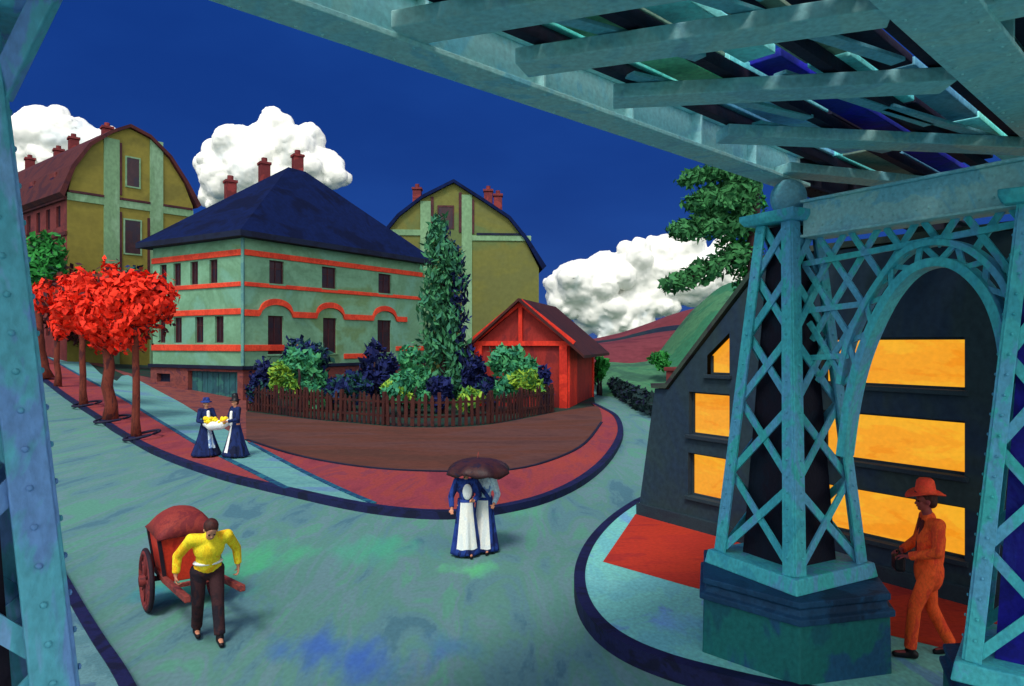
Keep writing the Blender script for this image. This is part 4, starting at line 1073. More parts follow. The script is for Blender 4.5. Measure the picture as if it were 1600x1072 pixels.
for u, v0 in ((-4.4, .45), (-7.5, .45), (-7.5, 2.95), (-4.5, 2.95), (-1.2, 2.95), (1.6, 2.95), (4.3, 2.95), (7.5, .45), (7.5, 2.95)):
    b = MB(); b.bar(bp(u, v0, ZB + .1), bp(u + .3, v0 + 2.1, ZB + .1), .2, .1); b.build('cross_beam', M_steel, bridge, bevel=.01)
# dark joists and loose coloured deck planks above the beams
rnd = random.Random(21)
for v in [.62 + .58 * i for i in range(8)]:
    if 2.4 < v < 3.0: continue
    b = MB(); b.bar(bp(-9, v, ZB + .21), bp(10, v, ZB + .21), .09, .1); b.build('joist', PLANK[4], bridge)
weights = [5, 4, 4, 3, 3, 3, 1, 4]
v = .46; count = 0
while v < 4.7 and count < 99:
    wd = rnd.uniform(.2, .34); u = -4.4 + rnd.uniform(-1, 0)
    while u < 6.6:
        ln = rnd.uniform(1.3, 3.0)
        k = rnd.choices(range(8), weights)[0]
        if 3.2 < v < 3.7: k = 6
        b = MB(); b.bar(bp(u, v + wd / 2, ZB + .31 + rnd.uniform(-.012, .012)), bp(u + ln, v + wd / 2, ZB + .31 + rnd.uniform(-.012, .012)), wd, .07)
        b.build('deck_plank', PLANK[k], bridge, bevel=.008); count += 1
        u += ln + rnd.uniform(.02, .09)
    v += wd + rnd.uniform(.02, .06)
# flat diagonal ties under the planks
for u, vv, ln, sk in ((-3.0, .7, 2.2, .5), (-1.6, 1.5, 2.4, .5), (-.6, .8, 1.9, .45), (.4, 1.7, 2.0, .5), (1.2, .7, 2.0, .5), (2.0, 1.5, 2.2, .4), (3.0, .8, 1.9, .5), (-2.6, 2.0, 1.6, .4), (3.4, 1.8, 1.8, .4), (-.2, 3.3, 2.4, .5), (2.2, 3.4, 2.2, .5)):
    b = MB(); b.bar(bp(u, vv, ZB + .16), bp(u + ln, vv + sk, ZB + .16), .11, .03); b.build('tie_bar', M_teal2, bridge, bevel=.005)
# knee brace from the near pier to the edge girder
b = MB(); b.bar((PN.x + .36, PN.y, 4.62), (PN.x + .78, PN.y - .1, 5.3), .1, .05, (0, 1, 0)); b.build('knee_brace', M_leftsteel, bridge, bevel=.008)
b = MB(); b.bar((PN.x, PN.y, 5.07), (PN.x + .35, PN.y - .45, ZB), .3, .3, (1, 0, 0)); b.build('bearing_block', M_steel, bridge)

# ------------------------------------------------------------------ handcart
hv = Vector((.6, -.8, 0)).normalized(); rzc = math.atan2(hv.y, hv.x)
gc = ground(262, 948); cart = empty('handcart', (gc.x + .13, gc.y + .1, 0), 'bright red two wheeled handcart with dark red domed cover', 'handcart', None, rzc); cart.scale = (.9, .9, .9)
b = MB()
def taperbox(mb, x0, x1, w0, w1, z0, z1):
    vs = [(x0 + .06, -w0, z0), (x1 - .06, -w0, z0), (x1 - .06, w0, z0), (x0 + .06, w0, z0), (x0, -w1, z1), (x1, -w1, z1), (x1, w1, z1), (x0, w1, z1)]
    mb.add(vs, [(3, 2, 1, 0), (4, 5, 6, 7), (0, 1, 5, 4), (1, 2, 6, 5), (2, 3, 7, 6), (3, 0, 4, 7)])
taperbox(b, -.4, .46, .28, .38, .48, 1.16); b.build('box', M_cartred, cart, local=True, bevel=.015)
for x in (-.37, .43):
    for y in (-1, 1):
        b = MB(); b.bar((x * .93, y * .285, .48), (x * 1.02, y * .386, 1.17), .05, .05, (0, 1, 0)); b.build('corner_strap', M_tyre, cart, local=True)
b = MB(); vs, fs = [], []
nx, ny = 16, 12
for i in range(nx + 1):
    for j in range(ny + 1):
        x = -.45 + .96 * i / nx; y = -.42 + .84 * j / ny
        ex = 1 - abs(2 * i / nx - 1) ** 2.6; ey = 1 - abs(2 * j / ny - 1) ** 2.2
        vs.append((x, y, 1.16 + .34 * max(0, ex) ** .6 * max(0, ey) ** .7 + .012 * noise.noise(Vector((x * 6, y * 6, 1)))))
for i in range(nx):
    for j in range(ny): a = i * (ny + 1) + j; fs.append((a, a + 1, a + ny + 2, a + ny + 1))
b.add(vs, fs)
for i in range(2):
    pass
co = b.build('cover', M_cover, cart, local=True, smooth=True); so = co.modifiers.new('s', 'SOLIDIFY'); so.thickness = .03
for y in (-.47, .47):
    b = MB(); rr = .46
    ring = [(math.cos(a) * (rr - .06), y, rr + math.sin(a) * (rr - .06)) for a in [2 * PI * k / 36 for k in range(37)]]
    b.tube(ring, .045, 8, cap=False)
    for k in range(10):
        a = 2 * PI * k / 10; b.tube([(math.cos(a) * .05, y, rr + math.sin(a) * .05), (math.cos(a) * (rr - .07), y, rr + math.sin(a) * (rr - .07))], [.03, .022], 6)
    b.tube([(0, y - .1, rr), (0, y + .1, rr)], .085, 12)
    wo = b.build('wheel', M_wheel, cart, local=True, smooth=True)
    b = MB(); ring = [(math.cos(a) * (rr - .02), y, rr + math.sin(a) * (rr - .02)) for a in [2 * PI * k / 36 for k in range(37)]]
    b.tube(ring, .032, 8, cap=False); b.build('tyre', M_tyre, wo, local=True, smooth=True)
    b = MB(); b.tube([(0, y * .985 - .012, rr), (0, y * .985 + .012, rr)], rr - .08, 28); b.build('wheel_disc', M_wheel, wo, local=True)
b = MB(); b.tube([(0, -.5, .46), (0, .5, .46)], .04, 10); b.build('axle', M_tyre, cart, local=True)
for y in (-.34, .34):
    b = MB(); b.bar((-.45, y * .8, .5), (.5, y * .9, .56), .08, .08, (0, 1, 0)); b.bar((.49, y * .9, .56), (2.05, y, .74), .085, .075, (0, 1, 0)); b.build('shaft', M_wood, cart, local=True, bevel=.012)
b = MB(); b.bar((1.02, -.31, .615), (1.02, .31, .615), .06, .05); b.build('cross_bar', M_wood, cart, local=True)

# ------------------------------------------------------------------ people
def hand(mb, w, d, n, s=1.0, curl=.9):
    """palm and five fingers; d = direction of the hand, n = palm normal (the way the fingers curl)"""
    w, d, n = Vector(w), Vector(d).normalized(), Vector(n); n = (n - d * n.dot(d)).normalized(); q = d.cross(n)
    M = Matrix((q, d, n)).transposed()
    mb.ball(w + d * .05 * s, (.038 * s, .052 * s, .017 * s), M)
    for i, ln in enumerate((.068, .078, .072, .056)):
        b0 = w + d * .088 * s + q * (.027 - .018 * i) * s
        b1 = b0 + (d * math.cos(curl * .5) + n * math.sin(curl * .5)) * ln * .5 * s
        b2 = b1 + (d * math.cos(curl * 1.5) + n * math.sin(curl * 1.5)) * ln * .5 * s
        mb.cap(b0, b1, .0095 * s, .009 * s, 8); mb.cap(b1, b2, .009 * s, .0075 * s, 8)
    t0 = w + d * .03 * s + q * .034 * s; t1 = t0 + (d * .6 + q * .7 + n * .3).normalized() * .038 * s; t2 = t1 + (d * .8 + n * .6).normalized() * .03 * s
    mb.cap(t0, t1, .012 * s, .0105 * s, 8); mb.cap(t1, t2, .0105 * s, .009 * s, 8)

def head(mb, c, f, s=1.0):
    """skull, jaw, nose, ears, brows; f = way the face points"""
    c, f = Vector(c), Vector(f).normalized(); sd = Vector((-f.y, f.x, 0)); sd = sd.normalized() if sd.length > .1 else Vector((1, 0, 0)); u = sd.cross(f) if sd.cross(f).z > 0 else -sd.cross(f)
    M = Matrix((sd, f, u)).transposed()
    P = lambda x, y, z: c + (sd * x + f * y + u * z) * s
    mb.ball(P(0, -.012, .028), (.075 * s, .092 * s, .088 * s), M); mb.ball(P(0, .018, -.045), (.056 * s, .068 * s, .068 * s), M)
    mb.ball(P(0, .055, -.085), (.028 * s, .025 * s, .02 * s), M)
    mb.cap(P(0, .078, .01), P(0, .098, -.028), .009 * s, .014 * s, 8)
    for x in (-1, 1):
        mb.ball(P(x * .076, -.008, -.01), (.012 * s, .02 * s, .032 * s), M)
        mb.ball(P(x * .03, .07, .024), (.022 * s, .014 * s, .008 * s), M); mb.ball(P(x * .036, .058, -.025), (.02 * s, .018 * s, .016 * s), M)
    return P, M

def face_parts(P, M, s, parent):
    e_ = MB()
    for x in (-1, 1): e_.ball(P(x * .031, .078, .004), (.012 * s, .009 * s, .008 * s), M)
    e_.build('eyes', M_eye, parent, local=True, smooth=True)
    m_ = MB(); m_.ball(P(0, .083, -.055), (.022 * s, .008 * s, .007 * s), M); m_.build('mouth', M_lip, parent, local=True, smooth=True)

def person(label, loc, rz, J, skin, s=1.0, group=None, voxel=.0105, vf=.5):
    """J holds the joints of the pose in local coordinates; the figure faces local -Y"""
    t = empty('person', loc, label, 'person', group, rz)
    b = MB(); V3 = Vector
    pel, ch, nk, hd_ = V3(J['pelvis']), V3(J['chest']), V3(J['neck']), V3(J['head'])
    up_t = (ch - pel).normalized()
    b.ball(pel, (.155 * s, .11 * s, .13 * s)); b.cap(pel, pel.lerp(ch, .55), .115 * s, .115 * s); b.ball(ch, (.165 * s, .11 * s, .17 * s)); b.cap(pel.lerp(ch, .5), ch, .12 * s, .13 * s)
    b.cap(nk - (nk - ch) * .25, hd_ - V3((0, 0, .05 * s)), .055 * s, .05 * s)
    P, M = head(b, hd_, J.get('face', (0, -1, 0)), s)
    for sd in ('l', 'r'):
        sh, el, wr = V3(J['sh' + sd]), V3(J['el' + sd]), V3(J['wr' + sd])
        b.cap(ch.lerp(nk, .6), sh, .06 * s, .055 * s); b.cap(sh, el, .05 * s, .038 * s); b.cap(el, wr, .038 * s, .027 * s)
        hand(b, wr, J.get('hd' + sd, wr - el), J.get('hn' + sd, (0, -1, 0)), s, J.get('curl', .9))
        hp, kn, an = V3(J['hp' + sd]), V3(J['kn' + sd]), V3(J['an' + sd])
        b.cap(pel.lerp(hp, .8), hp, .1 * s, .085 * s); b.cap(hp, kn, .085 * s, .055 * s); b.cap(kn, an, .056 * s, .036 * s)
        fd = V3(J.get('ft' + sd, (0, -1, 0))).normalized(); b.cap(an + V3((0, 0, -.03 * s)) - fd * .03 * s, an + fd * .14 * s + V3((0, 0, -.045 * s)), .038 * s, .028 * s)
    body = b.organic('body', skin, t, voxel, 3)
    face_parts(P, M, s, t)
    return t, P, M

def trousers(t, J, s, m, r=1.0, hem=1.0, voxel=.012):
    b = MB(); pel = Vector(J['pelvis']); ch = Vector(J['chest'])
    b.ball(pel, (.172 * s * r, .128 * s * r, .14 * s)); b.cap(pel, pel.lerp(ch, .35), .135 * s * r, .13 * s * r)
    for sd in 'lr':
        hp, kn, an = Vector(J['hp' + sd]), Vector(J['kn' + sd]), Vector(J['an' + sd])
        b.cap(pel.lerp(hp, .8), hp, .115 * s * r, .105 * s * r); b.cap(hp, kn, .102 * s * r, .076 * s * r); b.tube([kn, kn.lerp(an, .5), an + Vector((0, 0, .02))], [.076 * s * r, .07 * s * hem, .068 * s * hem], 14); b.ball(kn, .076 * s * r)
    return b.organic('trousers', m, t, voxel, 4)

def jacket(t, J, s, m, name='jacket', r=1.0, hem=.0, cuff=.9, voxel=.012, sleeve=1.0):
    b = MB(); pel, ch, nk = Vector(J['pelvis']), Vector(J['chest']), Vector(J['neck'])
    b.ball(ch, (.188 * s * r, .135 * s * r, .18 * s)); b.cap(pel.lerp(ch, .25), ch, .142 * s * r, .15 * s * r); b.cap(ch, nk - (nk - ch) * .08, .11 * s, .068 * s)
    if hem: b.ball(pel - Vector((0, 0, hem * .3)), (.195 * s * r, .15 * s * r, .13 * s + hem)); 
    else: b.ball(pel + (ch - pel) * .12, (.175 * s * r, .13 * s * r, .08 * s))
    for sd in 'lr':
        sh, el, wr = Vector(J['sh' + sd]), Vector(J['el' + sd]), Vector(J['wr' + sd])
        b.cap(ch.lerp(nk, .5), sh, .085 * s, .075 * s); b.cap(sh, el, .07 * s * sleeve, .058 * s * sleeve); b.tube([el, el.lerp(wr, cuff)], [.058 * s * sleeve, .046 * s * sleeve], 12); b.ball(el, .058 * s * sleeve)
    return b.organic(name, m, t, voxel, 4)

def shoes(t, J, s, m):
    for sd in 'lr':
        an = Vector(J['an' + sd]); fd = Vector(J.get('ft' + sd, (0, -1, 0))).normalized()
        b = MB(); b.cap(an + Vector((0, 0, .02)), an + Vector((0, 0, -.04 * s)), .05 * s, .05 * s); b.cap(an - fd * .04 * s + Vector((0, 0, -.045 * s)), an + fd * .15 * s + Vector((0, 0, -.055 * s)), .046 * s, .034 * s)
        b.organic('shoe', m, t, .012, 3)

def hair(t, P, M, s, m, long=False, name='hair'):
    b = MB(); b.ball(P(0, -.028, .042), (.086 * s, .095 * s, .09 * s), M)
    b.ball(P(0, -.06, -.01), (.078 * s, .06 * s, .075 * s), M)
    if long: b.ball(P(0, -.09, .05), (.055 * s, .05 * s, .05 * s), M)
    return b.organic(name, m, t, .012, 2)

# --- the man with the handcart
lean = .16
J = dict(pelvis=(0, .02, .86), chest=(0, -.12, 1.16), neck=(0, -.2, 1.33), head=(0, -.29, 1.4), face=(0, -.72, -.69),
         shl=(.2, -.16, 1.28), shr=(-.2, -.16, 1.28), ell=(.33, .0, 1.07), elr=(-.33, .02, 1.06), wrl=(.35, -.02, .85), wrr=(-.35, .0, .84),
         hnl=(-1, 0, 0), hnr=(1, 0, 0), hdl=(-.05, -.1, -1), hdr=(.05, -.1, -1), curl=1.3,
         hpl=(.1, .02, .84), hpr=(-.1, .02, .84), knl=(.1, -.12, .46), knr=(-.1, .05, .46), anl=(.11, -.2, .09), anr=(-.1, .18, .1))
th = rzc + PI / 2
mp_ = Vector((cart.location.x, cart.location.y, 0)) + hv * 1.46
man, P, M = person('man in a yellow shirt bowed between the shafts of the red handcart', mp_, th - R(6), J, M_skin, .97)
trousers(man, J, .97, M_trouser); jacket(man, J, .97, M_yellow, 'shirt'); shoes(man, J, .97, M_black); hair(man, P, M, 1.0, M_hair)
b = MB(); b.ball((0, -.05, .96), (.178, .135, .035)); b.organic('shirt_tail', M_white, man, .012, 3)

# --- women in long dresses
def skirt(t, ztop, zbot, rtop, rbot, mats, cols, s=1.0, squash=.85, seed=0, name='skirt', cy=0.0):
    n, m = 96, 18; b = MB(); vs = []
    for j in range(m + 1):
        q = j / m; z = ztop + (zbot - ztop) * q; r0 = rtop + (rbot - rtop) * (q ** 1.25)
        for k in range(n):
            a = 2 * PI * k / n
            fo = 1 + .075 * q * math.sin(8 * a + seed) + .03 * q * math.sin(13 * a + seed * 2)
            vs.append(Vector((math.cos(a) * r0 * fo, cy + math.sin(a) * r0 * fo * squash, z + .012 * math.sin(8 * a + seed) * q)))
    b.add(vs, [])
    for j in range(m):
        for k in range(n):
            b.f.append([j * n + k, j * n + (k + 1) % n, (j + 1) * n + (k + 1) % n, (j + 1) * n + k]); b.mi.append(cols(2 * PI * (k + .5) / n, (j + .5) / m))
    o = b.build(name, mats, t, local=True, smooth=True); so = o.modifiers.new('s', 'SOLIDIFY'); so.thickness = .012
    return o

def lady(label, loc, rz, s, arms, group, bodice, skirtcol, skirtmats, seed, hat=True, coat=False):
    J = dict(pelvis=(0, 0, .92 * s), chest=(0, 0, 1.2 * s), neck=(0, .0, 1.37 * s), head=(0, -.02, 1.5 * s), face=(0, -1, -.05),
             shl=(.16 * s, 0, 1.33 * s), shr=(-.16 * s, 0, 1.33 * s), hpl=(.08, 0, .9 * s), hpr=(-.08, 0, .9 * s), knl=(.08, -.05, .48 * s), knr=(-.08, .03, .48 * s),
             anl=(.08, -.12, .08), anr=(-.08, .1, .08), curl=1.1)
    J.update(arms)
    t, P, M = person(label, loc, rz, J, M_skin, s * .93, group, .0125)
    jacket(t, J, s * .86, bodice, 'bodice', sleeve=1.15); shoes(t, J, .85, M_black); hair(t, P, M, .95, M_hair, True)
    skirt(t, 1.02 * s, .045, .14, .25 if not coat else .43, skirtmats, skirtcol, seed=seed)
    return t, P, M, J

two = lambda lo, hi, hem: (lambda a, q: 1 if (abs(math.atan2(math.sin(a + PI / 2 - lo), math.cos(a + PI / 2 - lo))) < hi * .95 and q < hem and q > .06) else 0)
g1 = ground(728, 868); g2 = ground(757, 862)
# parasol pair
wA, PA, MA, JA = lady('woman in a white and navy dress on the left, sharing the dark parasol', g1, R(6), .95, dict(ell=(.22, -.02, 1.02), wrl=(.12, -.2, .96), hdl=(-.6, -.5, .2), elr=(-.25, .02, 1.0), wrr=(-.24, -.08, .82)), 'women sharing the parasol', M_navy, two(.05, .82, .9), [M_navy, M_white], 1.0)
wB, PB, MB_, JB = lady('woman in a white skirt and pale bodice on the right, holding the dark parasol', g2, R(-8), .94, dict(ell=(.23, .0, 1.0), wrl=(.19, -.16, .86), elr=(-.22, -.08, 1.02), wrr=(-.14, -.2, 1.12), hdr=(.05, .0, 1), hnr=(1, 0, 0)), 'women sharing the parasol', M_bluew, two(-.15, .78, .92), [M_navy, M_white], 2.2)
b = MB(); b.ball((.02, -.115, 1.1), (.085, .04, .14)); b.organic('white_front', M_white, wA, .012, 3)
b = MB(); b.cap((-.11, -.09, 1.21), (.08, -.12, .97), .04, .036); b.organic('navy_sash', M_navy, wB, .012, 3)
# parasol: canopy dome, ribs, stick
pc = Vector((g1.x * .45 + g2.x * .55, g2.y - .12, 0)); pc.x = (748 - 800) / F * g2.y
zc = H + (HY - 741) / F * pc.y
par = empty('parasol', (pc.x, pc.y, zc - .72), 'dark brown black parasol open over the two women in white', 'parasol')
n, m = 40, 8; b = MB(); vs = []
for j in range(m + 1):
    q = j / m; r = .55 * math.sin(q * PI / 2 * .96) + .02 * q
    for k in range(n):
        a = 2 * PI * k / n; sc_ = 1 - .12 * q * (math.cos(8 * a) * .5 + .5) * q
        vs.append(Vector((math.cos(a) * r * sc_, math.sin(a) * r * sc_ * .95,   .74 + .26 * math.cos(q * PI / 2) - .03 * q * q * math.cos(8 * a) + .02 * math.sin(3 * a + 1) * q)))
b.add(vs, [(j * n + k, j * n + (k + 1) % n, (j + 1) * n + (k + 1) % n, (j + 1) * n + k) for j in range(m) for k in range(n)])
cn = b.build('canopy', M_parasol, par, local=True, smooth=True); so = cn.modifiers.new('s', 'SOLIDIFY'); so.thickness = .012
b = MB()
for k in range(8):
    a = 2 * PI * (k + .5) / 8; b.tube([(0, 0, .98), (math.cos(a) * .36, math.sin(a) * .34, .88), (math.cos(a) * .54, math.sin(a) * .51, .74)], .006, 5)
b.build('ribs', M_black, par, local=True)
hb_ = wB.matrix_world if False else None
cr, sr_ = math.cos(R(-8)), math.sin(R(-8))
hw_ = Vector((g2.x + (-.13) * cr - (-.22) * sr_, g2.y + (-.13) * sr_ + (-.22) * cr, 1.18))
base_ = Vector((pc.x, pc.y, zc - .72))
b = MB(); top = Vector((0, 0, 1.1)); hl = hw_ - base_; d = (top - hl).normalized(); b.tube([hl - d * .18, hl, top], [.012, .011, .008], 8); b.build('stick', M_wood, par, local=True, smooth=True)

# --- strolling pair on the pale path
q1 = ground(322, 713, KH + .004); q2 = ground(368, 714, KH + .004)
coatcol = two(.0, .2, .8)
wC, PC, MC, JC = lady('woman in navy coat and navy hat, left of the yellow bundle', q1, R(38), 1.06, dict(ell=(.26, -.08, 1.12), wrl=(.22, -.3, 1.08), hdl=(.1, -1, .1), elr=(-.25, -.08, 1.1), wrr=(-.1, -.34, 1.06), hdr=(.2, -1, .1)), 'women with the bundle', M_coat, two(.35, .34, .8), [M_coat, M_bluew], .4, coat=True)
wD, PD, MD, JD = lady('woman in navy coat and tall black hat, right of the yellow bundle', q2, R(-38), 1.1, dict(ell=(.25, -.08, 1.16), wrl=(.1, -.34, 1.1), hdl=(-.2, -1, .1), elr=(-.26, -.08, 1.16), wrr=(-.2, -.32, 1.1), hdr=(0, -1, .1)), 'women with the bundle', M_coat, two(-.1, .3, .9), [M_coat, M_white], 1.7, coat=True)
for t, hx in ((wC, .35), (wD, -.1)):
    b = MB(); b.cap((math.sin(hx) * .09, -.125, 1.36), (math.sin(hx) * .12, -.14, 1.0), .05, .06); b.organic('lapel', M_white, t, .012, 3)
def hat_at(t, P, M, s, m, crown, brim, tilt=0.0):
    b = MB(); c = P(0, -.01, .085); up = (P(0, 0, 1) - P(0, 0, 0)).normalized(); q = Vector((0, 0, 1)).rotation_difference(up).to_matrix()
    tmp = MB(); tmp.lathe([(.02, crown), (brim * .5, crown - .01), (brim * .58, crown * .5), (brim * .62, .02), (brim, -.005 + tilt), (brim * .98, -.02 + tilt), (.06, -.01)], (0, 0, 0), 28)
    b.add([c + q @ v for v in tmp.v], tmp.f)
    return b.build('hat', m, t, local=True, smooth=True)
hat_at(wC, PC, MC, 1, M_navy, .13, .17); hat_at(wD, PD, MD, 1, M_black, .2, .16)
mid = (q1 + q2) / 2
bu = empty('flower_bundle', (mid.x, mid.y - .18, 1.0), 'yellow and white flower bundle held between the two women in navy', 'bundle')
b = MB(); b.tube([(-.42, .02, .2), (-.2, -.05, .12), (.1, -.05, .14), (.34, .0, .24)], [.1, .16, .15, .1], 12); b.organic('wrapping', M_white, bu, .014, 4)
rnd = random.Random(4)
b = MB()
for i in range(34): 
    x = rnd.uniform(-.36, .3); b.ball((x, rnd.uniform(-.16, .02), .26 + rnd.uniform(-.05, .08)), rnd.uniform(.045, .075), seg=8, ring=6)
b.build('blossoms', M_yellow, bu, local=True, smooth=True)

# --- the man in the red hat under the arch
J = dict(pelvis=(0, 0, .96), chest=(0, .02, 1.3), neck=(0, .0, 1.53), head=(0, -.035, 1.685), face=(.0, -1, -.05),
         shl=(.2, .03, 1.47), shr=(-.2, .03, 1.47), ell=(.29, -.0, 1.2), elr=(-.29, -.02, 1.2), wrl=(.12, -.24, 1.1), wrr=(-.12, -.24, 1.1), hnl=(0, 0, -1), hnr=(0, 0, -1), hdl=(-.5, -.7, -.1), hdr=(.5, -.7, -.1), curl=1.1,
         hpl=(.1, -.02, .93), hpr=(-.1, .02, .93), knl=(.1, -.17, .54), knr=(-.1, .05, .52), anl=(.1, -.21, .09), anr=(-.1, .24, .11), ftl=(0, -1, 0), ftr=(0, -1, -.25))
gm_ = ground(1434, 1026, CH)
hm, P, M = person('man in an orange red suit and hat striding under the lattice arch', (gm_.x + .12, gm_.y, CH + .003), R(-104), J, M_skindark, 1.0, None, .009)
trousers(hm, J, 1.0, M_orange, .92, .92, .0105); jacket(hm, J, 1.0, M_orange, 'jacket', .96, .1, .93, .0105); shoes(hm, J, 1.0, M_black); hair(hm, P, M, .98, M_hair)
b = MB(); cap_c = P(0, -.005, .07); b.lathe([(.01, .17), (.06, .175), (.085, .15), (.1, .06), (.105, .01), (.19, .0), (.195, -.012), (.09, -.012)], cap_c, 30, squash=1.0)
for i, v in enumerate(b.v):
    d_ = v - cap_c
    if d_.z < .03: v.z += .05 * abs(d_.x) / .19 - .03 * max(0, -d_.y) / .19
b.build('hat', M_hatred, hm, local=True, smooth=True)
b = MB(); b.lathe([(.101, .012), (.104, .02), (.1, .05), (.098, .05)], cap_c, 30); b.build('hat_band', M_black, hm, local=True, smooth=True)
b = MB(); b.cap((-.05, -.075, 1.47), (.0, -.105, 1.14), .022, .03); b.cap((.05, -.075, 1.47), (.0, -.105, 1.14), .022, .03); b.organic('lapel', mat('dark_plum_lapel', [(70, 24, 28), (84, 30, 30)], 1.5, 5), hm, .0105, 2)
b = MB(); b.box((0, -.3, 1.0), (.2, .1, .17), 0); b2 = MB()
bag = empty('satchel', (gm_.x + .12, gm_.y, CH), 'small black bag held before the waist of the man in orange', 'satchel', None, R(-104))
b.build('case', M_black, bag, local=True, bevel=.03)
b = MB(); b.tube([(-.06, -.3, 1.08), (-.055, -.3, 1.12), (0, -.3, 1.135), (.055, -.3, 1.12), (.06, -.3, 1.08)], .01, 8); b.build('handle', M_black, bag, local=True, smooth=True)

# ------------------------------------------------------------------ clouds
def cloud(label, puffs, Y, seed):
    """smoothly merged puffs, then billowed"""
    s = Y / F; rnd = random.Random(seed)
    mbd = bpy.data.metaballs.new('puffs' + 'abcdef'[seed]); mbd.resolution = mbd.render_resolution = 3.2; mbd.threshold = .6
    mo = bpy.data.objects.new('puffs' + 'abcdef'[seed], mbd); COL.objects.link(mo)
    for px, py, r in puffs:
        el = mbd.elements.new(); el.co = (px - 800, rnd.uniform(-12, 12), HY - py); el.radius = r * 1.22; el.stiffness = 10
        for k in range(6):
            d = Vector((rnd.gauss(0, 1), rnd.gauss(0, .8), rnd.gauss(0, 1))).normalized()
            el = mbd.elements.new(); el.co = Vector((px - 800, 0, HY - py)) + d * r * rnd.uniform(.75, .98); el.radius = r * rnd.uniform(.3, .55) * 1.22; el.stiffness = 10
    dg = bpy.context.evaluated_depsgraph_get()
    me = bpy.data.meshes.new_from_object(mo.evaluated_get(dg)); me.name = 'cloud'
    bpy.data.objects.remove(mo); bpy.data.metaballs.remove(mbd)
    me.materials.clear(); me.materials.append(M_cloud)
    for v in me.vertices:
        p = v.co.copy(); k = 0
        for f_, a_ in ((.03, 6), (.075, 3.4), (.18, 1.5), (.4, .9)): k += (abs(noise.noise(p * f_ + Vector((seed * 7, 0, 0)))) - .2) * a_
        v.co = p + v.normal * k
    for v in me.vertices: v.co = Vector((v.co.x * s, Y + v.co.y * s, H + v.co.z * s))
    me.polygons.foreach_set('use_smooth', [True] * len(me.polygons))
    o = bpy.data.objects.new('cloud', me); COL.objects.link(o)
    tag(o, label, 'cloud', 'white clouds in the blue sky')
cloud('white cloud behind the olive tenement at the left', [(70, 215, 46), (45, 255, 36), (110, 220, 40), (150, 232, 34), (60, 280, 30), (100, 262, 40), (180, 250, 26), (30, 285, 24)], 420, 1)
cloud('round white cloud above the dark blue villa roof', [(420, 225, 42), (370, 232, 36), (465, 235, 38), (350, 275, 40), (400, 270, 44), (450, 275, 40), (500, 262, 36), (520, 275, 22), (325, 305, 20), (335, 250, 24), (425, 310, 36)], 420, 2)
cloud('long white cloud rising to the right behind the red shed roof', [(900, 445, 40), (945, 430, 38), (990, 425, 40), (1040, 400, 36), (1075, 385, 30), (880, 470, 26), (930, 480, 40), (985, 480, 42), (1035, 450, 42), (1085, 440, 40), (1120, 420, 36), (955, 510, 26), (1000, 505, 26), (870, 445, 18), (1150, 440, 40)], 420, 3)

# ------------------------------------------------------------------ light
EL, AZ = 56, -14     # sun height, and its bearing: behind the viewer, a little to the left
wd = bpy.data.worlds.new('World'); SC.world = wd; wd.use_nodes = True
nt = wd.node_tree; N = nt.nodes; Lk = nt.links; N.clear()
out = N.new('ShaderNodeOutputWorld'); bg = N.new('ShaderNodeBackground'); bg.inputs['Strength'].default_value = .1
sky = N.new('ShaderNodeTexSky'); sky.sky_type = 'NISHITA'; sky.sun_disc = False
sd_ = Vector((math.sin(R(AZ)) * math.cos(R(EL)), -math.cos(R(AZ)) * math.cos(R(EL)), math.sin(R(EL))))
sky.sun_elevation = R(EL); sky.sun_rotation = math.atan2(sd_.x, sd_.y); sky.altitude = 3000; sky.dust_density = .2; sky.ozone_density = 6; sky.air_density = .6
tc = N.new('ShaderNodeTexCoord'); nz = N.new('ShaderNodeTexNoise'); nz.inputs['Scale'].default_value = 3; nz.inputs['Detail'].default_value = 6
mpn = N.new('ShaderNodeMapping'); mpn.inputs['Scale'].default_value = (1, 1, 2.5); mpn.inputs['Rotation'].default_value = (0, .5, 0); Lk.new(tc.outputs['Generated'], mpn.inputs[0]); Lk.new(mpn.outputs[0], nz.inputs['Vector'])
rp = N.new('ShaderNodeValToRGB'); rp.color_ramp.elements[0].position = .35; rp.color_ramp.elements[1].position = .68
rp.color_ramp.elements[0].color = (.03, .36, 2.35, 1); rp.color_ramp.elements[1].color = (.06, .5, 2.85, 1)
Lk.new(nz.outputs['Fac'], rp.inputs[0])
mx = N.new('ShaderNodeMix'); mx.data_type = 'RGBA'; mx.inputs['Factor'].default_value = .93
Lk.new(sky.outputs[0], mx.inputs['A']); Lk.new(rp.outputs[0], mx.inputs['B']); 
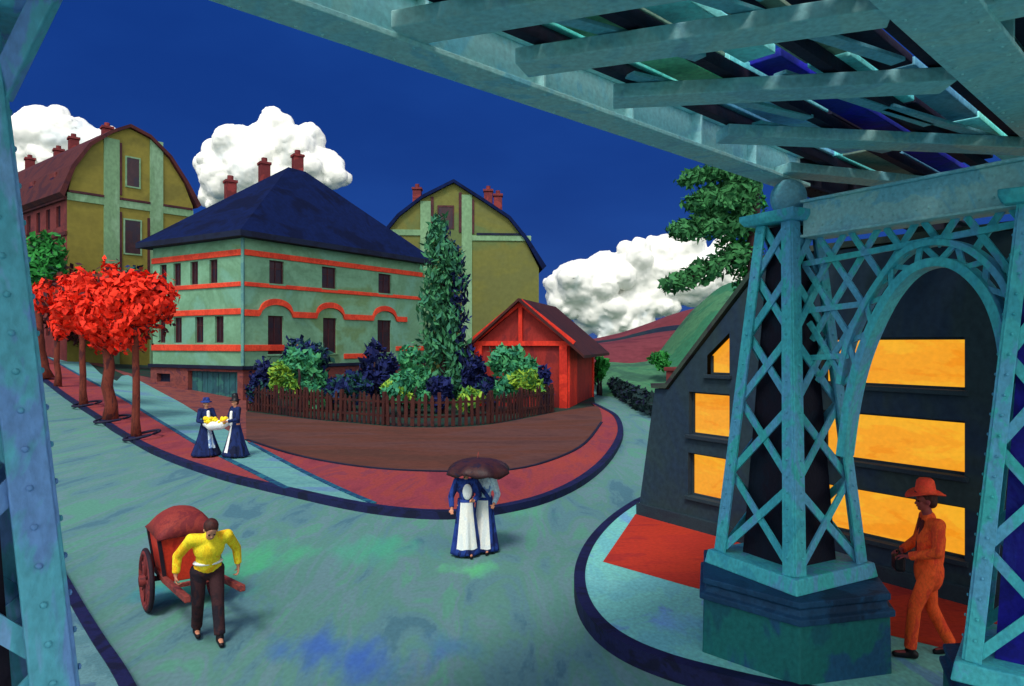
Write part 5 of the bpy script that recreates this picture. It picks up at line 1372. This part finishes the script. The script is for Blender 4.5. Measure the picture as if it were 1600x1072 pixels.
# unseen bright cloud added behind and overhead as fill light, blue sky ahead
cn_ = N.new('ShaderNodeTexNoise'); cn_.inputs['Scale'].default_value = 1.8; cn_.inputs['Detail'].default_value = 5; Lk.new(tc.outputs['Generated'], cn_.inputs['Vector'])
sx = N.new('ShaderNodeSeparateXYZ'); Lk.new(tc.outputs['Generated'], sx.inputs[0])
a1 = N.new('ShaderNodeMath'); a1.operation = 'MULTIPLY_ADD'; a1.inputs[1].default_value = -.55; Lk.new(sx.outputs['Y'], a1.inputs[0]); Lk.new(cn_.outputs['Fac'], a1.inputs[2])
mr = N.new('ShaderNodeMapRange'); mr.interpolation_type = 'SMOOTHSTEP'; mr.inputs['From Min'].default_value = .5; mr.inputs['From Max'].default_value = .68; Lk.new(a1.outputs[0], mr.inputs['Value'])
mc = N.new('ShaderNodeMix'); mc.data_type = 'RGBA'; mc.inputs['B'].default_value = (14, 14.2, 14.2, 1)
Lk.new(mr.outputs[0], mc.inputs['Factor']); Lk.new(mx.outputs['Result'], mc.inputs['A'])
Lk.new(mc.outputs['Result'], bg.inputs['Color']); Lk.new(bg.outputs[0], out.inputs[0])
sl = bpy.data.lights.new('Sun', 'SUN'); sl.energy = 2.3; sl.angle = R(14); sl.color = (1, .95, .87)
so = bpy.data.objects.new('Sun', sl); COL.objects.link(so); so.rotation_euler = (-sd_).to_track_quat('-Z', 'Y').to_euler(); so.location = (0, -10, 40)

# ------------------------------------------------------------------ camera
cd = bpy.data.cameras.new('Camera'); cam = bpy.data.objects.new('Camera', cd); COL.objects.link(cam)
cam.location = (0, 0, H); cam.rotation_euler = (R(90), 0, 0)
cd.sensor_width = 36; cd.lens = 36 * F / 1600; cd.clip_end = 2000; cd.clip_start = .05
SC.camera = cam
SC.view_settings.view_transform = 'Standard'; SC.view_settings.look = 'None'; SC.view_settings.exposure = 0; SC.view_settings.gamma = 1
SC.render.resolution_x, SC.render.resolution_y = 1024, 686
SC.cycles.max_bounces = 6; SC.cycles.use_denoising = True
